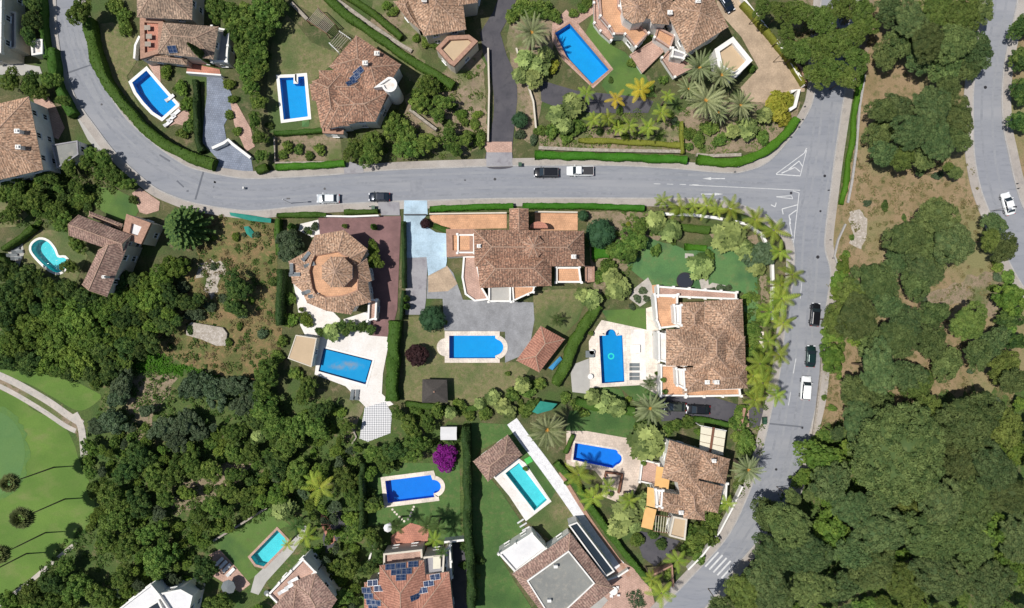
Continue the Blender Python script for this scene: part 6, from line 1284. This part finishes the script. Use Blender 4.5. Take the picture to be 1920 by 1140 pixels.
car(1309, 768, math.pi-.04, 4.5, 1.8, 1.45, 'sedan', CM['black'], 'black car on the dark driveway beside the olive one'); car(1266, 763, math.pi-.04, 4.1, 1.75, 1.5, 'sedan', CM['olive'], 'dark olive-grey car on the dark driveway under the palm'); car(1361, 2, -1.0, 4.4, 1.8, 1.5, 'sedan', CM['navy'], 'dark blue car on the sandy driveway at the top edge')
for i, (x, y) in enumerate(((1855,396),(1507,201),(1503,225),(1496,239),(1481,258),(546,381),(693,388),(1552,357),(1555,450),(1560,484),(1376,323),(1382,314),(1904,345),(1906,354))):
    p = W(x, y, 0); lamp = i in (0, 5); e = empty('street_lamp' if lamp else 'bollard', (p.x, p.y, .1))
    if lamp:
        tag(e, 'tall street lamp on the %s' % ['pavement left of the white car on the far right road', 'pavement left of the silver hatchback'][i > 0], 'street lamp', 'street lamps'); mb = MB(); mb.cyl((p.x, p.y, 0), (p.x, p.y, 5), .07, .05, 8); mb.cyl((p.x, p.y, 5), (p.x+.9, p.y+.1, 5.2), .04, n=6); mb.build('pole', M['metal'], e); mb = MB(); mb.box((p.x+1.1, p.y+.1, 5.15), (.6, .25, .12)); mb.build('lamp_head', M['darkmetal'], e)
    else:
        tag(e, 'small dark bollard on the pavement at %s' % ['', 'the junction corner, topmost of its row', 'the junction corner, second of its row', 'the junction corner, third of its row', 'the junction corner, lowest of its row', '', 'the left edge of the grey driveway apron', 'the right side of the junction', 'the kerb opposite the palm row', 'the bend of the low stone edge', 'the left junction corner', 'the corner hedge left of the junction', 'the right kerb of the far right road, upper', 'the right kerb of the far right road, lower'][i], 'bollard', 'bollards on the pavements')
        mb = MB(); mb.cyl((p.x, p.y, .05), (p.x, p.y, .8), .09, .08, 10); mb.build('shaft', M['darkmetal'], e); mb = MB(); mb.cyl((p.x, p.y, .8), (p.x, p.y, .9), .11, .05, 10); mb.build('cap', M['metal'], e)
for i, y in enumerate((684,691.5,702,709.5)): lounger(1189, y, 0, 'greymat', 'grey lounger right of the pool with the green ring, %s from the top' % ['first','second','third','fourth'][i], 'grey loungers by the east pool')
for i, x in enumerate((660.5,669.5)): lounger(x, 740, 1.45, 'greymat', 'blue-grey lounger below the covered pool, %s one' % ['left','right'][i], 'loungers below the covered pool')
for i, (x, y) in enumerate(((27,466),(34,472),(24,478),(32,484))): lounger(x, y, .1, 'greymat', 'grey lounger on the paved corner left of the kidney pool, %s from the top' % ['first','second','third','fourth'][i], 'loungers by the kidney pool')
for i, (x, y) in enumerate(((412,1052),(419,1058),(426,1064),(433,1072))): lounger(x, y, .8, 'whitecush', 'white lounger on the pink patio above the grey parasol, %s from the upper left' % ['first','second','third','fourth'][i], 'white loungers by the small lawn')
for i, (x, y) in enumerate(((330,212),(322,222),(316,231),(319,184))): lounger(x, y, .7, 'whitecush', 'white lounger beside the curved blue pool, %s from the bottom' % ['third','second','first','fourth'][i], 'loungers by the curved pool')
parasol(428, 1101, 1.35, 'greymat', 'round grey parasol at the end of the lounger row'); parasol(727, 990, .8, 'whitecush', 'small white parasol above the solar-panel house'); table(1191, 654, .9, 'white', 'white table with pale top on the cream patio right of the pool', True); table(1106, 664, .8, 'greymat', 'dark square table left of the pool with the green ring', True)
for i, (x, y) in enumerate(((1107,706),(1110,660))): table(x, y, .5, 'white', 'small round white table on the pale patio %s' % ['below', 'above'][i])
table(1150, 1108, .8, 'white', 'white table on the pink patio at the bottom'); table(500, 1112, .5, 'greymat', 'small grey table left of the corner terrace')
for i, (x, y) in enumerate(((1142,1100),(1158,1102),(1146,1118),(1160,1116))): chair(x, y, i*1.57, 'whitecush', 'white chair around the table on the pink patio, %s' % ['upper left','upper right','lower left','lower right'][i], 'chairs on the pink patio')
# ================================================================ plants
def PL(kind, s, h=None, **kw):
    for t in s.split():
        a = [float(v) for v in t.split(',')]; plant(kind, a[0], a[1], a[2], a[3] if len(a) > 3 else h, **kw)
plant('G', 1690, 852, 90, 12); PL('m', '835,857,23'); PL('p', '1620,795,30,7'); PL('M', '782,666,20'); PL('K', '335,425,46'); PL('T', '810,597,24 1125,437,27 1093,404,10,2.4 975,225,15,2.6'); PL('C', '378,102,7'); 
PL('D', '60,38,17 54,66,15 62,8,14'); PL('F', '20,905,19 43,970,20 3,1039,19'); plant('F', -36, 1082, 19)
PL('P', '1612,790,34,8 1820,790,55,11 1740,470,46 1700,445,35 1790,455,39 1735,505,32 1645,530,40 1610,595,39 1680,635,40 1650,690,40 1820,604,33 1760,20,35 1810,25,33 1790,80,37 1710,35,33 1740,75,33 1750,200,37 1795,220,35 1710,245,35 1760,262,33 1760,405,37')
PL('P', '1810,865,45 1865,875,43 1900,930,40 1830,935,43 1770,945,40 1745,1010,50,10 1655,1000,43 1600,955,34 1480,985,41 1515,1040,41,10 1450,1040,36 1450,1110,41 1525,1105,36 1640,1065,40 1700,1095,40 1765,1085,45 1860,1100,45 1402,1112,38,8 1910,1010,40')
PL('P', '1820,1020,48,9', group='stone pines on the slope')
PL('p', '1600,555,30 1665,572,26 1570,600,28 1750,590,26 1700,605,30 1640,645,30 1750,640,30 1860,645,30 1835,665,26 1775,682,30 1700,705,33 1610,740,33 1720,720,30 1640,760,30 1745,765,25 1885,690,30 1905,715,26 1690,485,30 1720,530,30 1690,200,26 1655,205,25 1655,245,30 1660,288,25 1695,295,23 1730,295,23 1800,262,21 1670,22,28 1845,20,21 1690,75,30 1835,95,30 1660,105,23 1725,110,26 1775,125,30 1815,125,26 1780,160,23 1590,1095,32 1560,905,36 1700,935,30 1650,940,30 1440,965,30 1430,1078,28 1350,1136,20 1600,1040,32 1885,800,36')
PL('p', '1778,312,9 1790,322,14,4 1725,322,8,3 1865,418,21,5 1885,465,25,6 1858,450,19,6')
PL('l', '1500,22,26 1540,35,28 1580,12,26 1615,14,24 1530,90,28 1570,80,30 1605,62,26 1500,95,24 1558,130,28 1608,112,24 1535,140,24 1590,145,22 1475,60,16 1465,20,20 1478,90,16 1625,45,22 1430,15,18')
PL('L', '1540,860,36,7 1560,925,26,6 1560,1000,38,7 1830,1000,44,8 1725,990,24,6 1895,560,28,6 1580,500,15,3 1572,525,17,3 1560,670,24,4 1560,625,20,4 1900,845,30,6 1895,1060,34,7 1570,545,16,3 1615,635,18,3.5')
PL('b', '1585,478,8 1597,445,5 1573,705,6 1545,745,5 1560,765,7 1530,830,14 1545,820,16 1890,520,12 1900,545,10 1870,500,10 1862,540,8 1700,300,10'); PL('D', '1917,50,22 1915,110,22 1917,170,22 1912,228,20 1890,600,20 1905,640,18')
PL('B', '150,22,22,6 420,22,28 452,34,28 484,62,26 440,64,18 497,22,28 520,5,20 455,100,17 462,132,19 482,112,19 470,162,16 485,190,15 478,225,14 487,258,13 490,292,12 488,95,18 486,135,16 668,282,20 700,272,22 692,292,18 734,236,20 760,252,24 766,278,22 800,268,20 788,190,22 802,160,20 832,192,16 842,250,16 850,278,14 820,215,13 870,262,13 1190,450,20 1200,425,17 1168,465,16 1180,480,14')
PL('B', '20,150,18 58,160,19 95,150,16 75,175,14 118,188,11 170,290,14 195,300,17 215,330,18 236,345,14 190,325,14 162,305,14 130,312,14 90,332,14 60,375,20 35,358,14 30,330,12 100,400,16 118,418,16 20,400,16 145,458,16 130,500,14')
PL('L', '65,615,28 105,590,28 145,600,36 110,635,36 175,635,34 150,675,32 30,640,26 200,590,22 90,680,22 285,560,26 300,520,20 330,500,22 315,590,16 255,625,16 225,560,18')
PL('D', '20,545,24 45,520,20 15,590,24 445,538,24 440,575,18 320,555,20 60,680,22 15,680,18 190,650,20 170,695,18 5,505,18 230,600,18 200,680,14 160,560,22 130,545,20')
PL('O', '230,718,22 220,745,18 212,790,24 188,800,18 365,722,26 400,732,26 438,724,24 350,792,24 305,802,22 330,826,20 458,762,22 482,742,20 545,455,24,4 540,480,16 1425,478,24,4 275,770,12')
PL('D', '480,790,18 600,770,18 520,870,22 742,845,22')
PL('B', '440,810,20 360,870,22 500,700,24 490,735,18 575,730,20 650,900,22 662,930,20 665,1002,18 652,1062,22 640,1120,18 700,950,14 780,830,20 772,852,18 770,800,18 802,790,16 745,775,12 820,770,12')
PL('D', '240,882,24 262,852,22 262,942,24 385,1065,22 100,1092,24 710,1040,14 690,1065,14' .replace(' 600,985,0.1', ''))
PL('B', '215,932,28 222,972,26 240,1022,24 330,882,24 310,932,18 122,1062,18 230,1082,20 278,1000,20 370,962,14 400,950,18 430,922,20 462,930,16 440,890,16 395,882,20 412,1130,20 60,1135,20 100,1130,20')
PL('B', '200,1012,22 290,892,22 300,1050,30 62,1112,24 145,1102,26 190,1120,24 700,1012,16'); PL('B', '500,770,26 520,800,24 560,800,26 540,835,26 592,800,22 650,800,14 560,885,24 440,850,18 470,850,18 720,862,20 700,850,16'); PL('L', '20,1130,20 480,1145,12 520,930,18 545,905,18 350,925,14 170,838,14 600,890,16 690,890,14 620,1000,8')
PL('q', '1200,168,26,4.5 1155,186,20,3.5'); PL('Q', '600,915,30,5 588,900,20,4'); PL('Q', '1100,176,20 1140,222,20 1180,236,20 1215,240,20 1240,212,20 1252,180,16 1112,225,18 1160,242,16 1242,376,18 1275,390,26 1325,386,26 1370,392,29 1415,412,26 1450,432,29 1462,472,22 1485,515,26 1462,535,26 1465,560,34 1445,585,26 1468,605,22 1460,665,29 1425,682,29 1430,718,29 1455,742,22 1412,705,22 1415,750,22 1440,640,22 1300,386,17 1345,392,17')
PL('Q', '1085,890,28 1112,932,28 1140,912,20 1270,1050,26,5 1240,1112,29,5 1222,1085,18 1362,944,19,4 1180,938,20 575,1005,26 540,1020,14 815,1012,20'); PL('N', '745,985,18 802,985,22 820,990,18 555,985,18 700,1030,16 1218,720,16 1045,600,16,2.5 830,1035,14')
PL('A', '997,62,38,8 1310,128,36 1352,142,31,6 1322,190,39 1387,198,34 1345,212,26,5 1290,168,24,5 1218,765,34,8.5 1025,805,40,9.5 1402,880,33,8')
PL('R', '985,110,20 1010,122,22 1000,145,20 975,140,16 1022,100,16 1045,215,20 1075,195,24 1060,235,16 1402,240,22 1375,245,14 1435,215,16 1230,415,22,4 1258,432,22,3.6 1370,442,34,4 1315,500,26,3 1160,540,24 1148,520,18 1110,560,20 1092,552,14 925,745,16,2.5 942,762,16,2.5 955,772,14,2.5 900,757,12,2 1135,755,22,3 1112,745,16 1158,765,18 1215,830,37,4.6 622,622,18,3 1180,962,32,5 1160,990,22,4 1205,945,22 530,955,24 485,815,17,2.5 1190,985,16 1400,470,20 1420,500,18 980,722,16 845,775,12')
PL('y', '1455,200,22,3 1470,185,14 1468,222,14 1485,195,10 1035,125,12 46,520,9,1.4 130,485,0.1'.replace(' 130,485,0.1', '')); PL('s', '312,135,11 340,165,12 352,195,13 430,158,10 437,186,8 865,215,10 895,215,8 1240,405,8 780,72,7 725,10,8 700,465,12,3.5 702,490,14,4 1395,595,10 1428,590,12 1400,560,10 365,215,10 1390,770,12 1420,655,10 575,600,12 545,600,12')
PL('b', '235,50,14 215,12,14 232,28,12 355,235,12 342,250,10 430,215,8 445,246,8 737,22,9 800,78,10 815,84,8 540,275,10 560,280,9 600,280,10 580,292,8 530,290,8 880,255,10 900,262,12 1035,245,13 1080,240,14 1062,257,11 1012,245,10 1290,250,12 1330,240,14 1350,262,12 1310,262,12 1290,275,8 1430,258,12 890,235,8 870,228,8 1105,450,10 1140,500,14 1120,520,12 1150,470,14 1230,470,10 1260,450,8 1330,480,10 1410,620,16 1430,600,12 1405,660,12 1410,640,10 1385,790,16 1400,830,18 1385,820,12 1265,798,12 1290,792,12 1250,808,10 1200,800,10 1080,760,10 1060,745,10 1095,775,8 1195,1012,12 1320,1000,22 1300,1022,20 1335,975,16 1345,950,12 1310,1045,12 1290,1000,14 1255,1075,10 570,735,10 545,560,10 535,600,12 530,640,10 520,670,12 555,700,12 780,775,12 865,765,12 880,778,10 830,770,10 910,775,12 960,740,12 990,735,12 1010,720,12 1000,760,14 985,770,12')
PL('d', '600,622,8 640,612,10,2 660,612,10,2 680,612,10,2 695,618,9,2 648,622,8,2 560,640,8 470,905,12 690,925,12 700,945,14,3 740,870,10 1225,1000,10 870,1025,8 870,1060,8 890,1080,8 895,1050,10 890,1110,10 1240,1020,10 845,830,12 860,820,10 815,835,10 505,235,7 500,108,9 165,388,9 250,375,8 150,640,14')
PL('o', '1205,545,7 1195,560,7 1212,560,6 1185,575,6 1350,540,7 1365,540,6 1335,545,6 590,425,7 575,432,6 400,500,6 420,560,9 395,575,10 355,590,10 370,590,12 340,540,12 455,590,8 480,440,6 1730,560,8 1870,520,8 975,252,9 1000,262,8 1205,485,0.1'.replace(' 1205,485,0.1', '')); PL('c', '546,425,6 700,425,5 762,560,5 762,575,5 1395,105,6,2 1410,128,6,2 1270,395,6')
PL('b', '1184,118,8 1216,165,10 1244,150,8 1092,15,9 1075,25,8 1040,30,12 1000,20,18 1020,20,14 975,15,16 1100,5,10 960,30,12'); PL('d', '1145,150,5 1012,395,0.1'.replace(' 1012,395,0.1', '')); plant('M', 797, 419, 9, 1.6)
PL('B', '640,640,0.1'.replace('640,640,0.1', '')) if 0 else None
# fill the woods and thickets between the trees named above
def fill(poly, kinds, sp, rr, seed, holes=()):
    R = random.Random(seed); xs = [p[0] for p in poly]; ys = [p[1] for p in poly]; pts = [(t[1], t[2], t[3]) for t in PLANTS]; n = 0
    for _ in range(2600):
        x, y = R.uniform(min(xs), max(xs)), R.uniform(min(ys), max(ys))
        if not inside((x, y), poly) or any(inside((x, y), h) for h in holes): continue
        r = R.uniform(*rr)
        if any((x-a)**2+(y-b)**2 < ((r+c)*sp)**2 for a, b, c in pts): continue
        pts.append((x, y, r)); plant(R.choice(kinds), round(x), round(y), r); n += 1
    return n
fill([(160,850),(240,800),(420,800),(640,760),(680,860),(670,1150),(620,1150),(600,1060),(540,960),(500,945),(395,1010),(380,1100),(370,1100),(280,1085),(220,1140),(20,1150),(150,1015),(178,960)], 'BLLOsbs', .85, (7,14), 3, holes=([(310,920),(380,885),(480,865),(430,915),(330,970)], [(60,1110),(140,1000),(200,1000),(240,1080),(150,1120)]))
fill([(0,490),(150,540),(240,520),(380,560),(340,600),(240,680),(200,720),(60,690),(0,680)], 'BBDL', .62, (10,20), 4)
fill([(1530,800),(1620,790),(1760,740),(1940,760),(1940,1150),(1400,1150),(1450,1040),(1470,980)], 'pLB', .9, (12,20), 5)
fill([(0,300),(30,350),(90,330),(165,350),(170,390),(130,400),(60,400),(0,370)], 'Bbd', .62, (8,14), 6)
# ground cover nobody could count
scatter('weeds', [(372,400),(518,410),(520,600),(530,650),(480,712),(380,692),(290,655),(270,620),(300,560),(340,520),(372,480)], 4600, .30, 'f_weed', 'weeds and dry stalks covering the field', .5, seed=1)
scatter('dry_grass', [(372,400),(518,410),(520,600),(530,650),(480,712),(380,692),(290,655),(270,620),(340,520)], 6000, .28, 'f_straw', 'straw-coloured dry grass in the field', .4, seed=2)
scatter('dry_grass', [(1600,290),(1630,230),(1820,290),(1850,440),(1900,560),(1920,700),(1900,760),(1540,800),(1545,660),(1560,480),(1585,400)], 12000, .28, 'f_straw', 'dry yellow grass tufts on the slope right of the junction', .35, seed=3)
scatter('undergrowth', [(0,540),(260,560),(300,700),(640,760),(680,860),(670,1140),(620,1140),(540,960),(400,1010),(350,1100),(220,1140),(0,1145),(175,960),(150,850),(200,740),(60,690),(0,680)], 42000, .30, 'f_weed', 'low green undergrowth in the lower left wood', .8, seed=4)
scatter('groundcover', [(240,660),(270,655),(330,680),(390,700),(470,735),(380,705),(300,700),(245,695)], 3500, .3, 'f_hedgebright', 'bright green creeping cover below the weedy field', .5, seed=5)
scatter('undergrowth', [(1440,960),(1530,800),(1760,740),(1940,760),(1940,1145),(1400,1145)], 16000, .34, 'f_weed', 'green undergrowth between the lower right pines', .9, seed=6)
scatter('garden_plants', [(1010,235),(1290,200),(1285,280),(1015,282)], 2500, .28, 'f_broad', 'mixed low garden plants above the wide bright hedge', .6, seed=7)
scatter('garden_plants', [(1165,400),(1245,400),(1290,440),(1215,445),(1150,560),(1115,560),(1130,500)], 2500, .28, 'f_broad', 'mixed low plants left of the east lawn', .6, seed=8)
scatter('garden_plants', [(1395,570),(1440,460),(1452,600),(1438,760),(1420,900),(1372,960),(1385,800),(1402,700)], 3500, .3, 'f_broad', 'mixed low plants along the east road wall', .6, seed=9)
scatter('lavender', [(1172,1112),(1200,1108),(1212,1135),(1185,1140)], 900, .25, 'f_olive', 'grey lavender bed at the bottom edge', .5, seed=10)
scatter('garden_plants', [(640,250),(760,190),(905,120),(912,262),(870,292),(650,300)], 3500, .3, 'f_weed', 'mixed low plants on the bank left of the dark drive', .5, seed=11)
scatter('garden_plants', [(30,320),(160,290),(250,350),(170,400),(60,430),(0,420),(0,340)], 3500, .3, 'f_weed', 'mixed low plants left of the road bend', .6, seed=12)
scatter('garden_plants', [(1290,250),(1400,200),(1490,200),(1430,280),(1310,288)], 1800, .28, 'f_broad', 'mixed low plants inside the junction corner garden', .5, seed=13)
scatter('scrub', [(1470,20),(1640,10),(1640,120),(1560,110),(1480,90)], 3000, .3, 'f_straw', 'brown dry scrub under the loose pines at the top', .6, seed=14)
for k_, poly_, n_ in (('bsdoy', [(1010,225),(1290,190),(1285,262),(1080,262),(1015,262)], 34), ('bsdy', [(1165,400),(1240,405),(1240,440),(1170,490),(1110,560),(1105,500)], 26), ('bsy', [(1395,560),(1435,470),(1445,600),(1432,740),(1400,760),(1405,640)], 24), ('bso', [(800,165),(905,100),(912,262),(870,290),(800,250)], 16),
                       ('bsd', [(25,320),(160,290),(250,350),(170,400),(60,430),(0,420)], 24), ('bsdo', [(300,560),(520,500),(528,640),(480,710),(300,655)], 30), ('bsd', [(1300,990),(1380,910),(1340,1000),(1290,1060)], 8), ('bso', [(380,410),(510,412),(515,480),(385,480)], 10), ('bdo', [(1560,640),(1900,560),(1900,760),(1560,800)], 30), ('bdo', [(1600,300),(1830,290),(1840,420),(1620,420)], 14),
                       ('bsd', [(310,890),(480,870),(430,930),(330,970)], 10), ('bsd', [(745,760),(980,745),(990,775),(900,785),(760,775)], 18), ('bsd', [(1060,740),(1190,740),(1190,775),(1080,765)], 14), ('bsd', [(1240,785),(1330,790),(1310,815),(1250,815)], 6)):
    R_ = random.Random(n_); m_ = 0; n_ = int(n_*.33)
    while m_ < n_:
        x_, y_ = R_.uniform(min(p[0] for p in poly_), max(p[0] for p in poly_)), R_.uniform(min(p[1] for p in poly_), max(p[1] for p in poly_))
        if inside((x_, y_), poly_): plant(R_.choice(k_), round(x_), round(y_), R_.uniform(4, 9)); m_ += 1
label_plants()
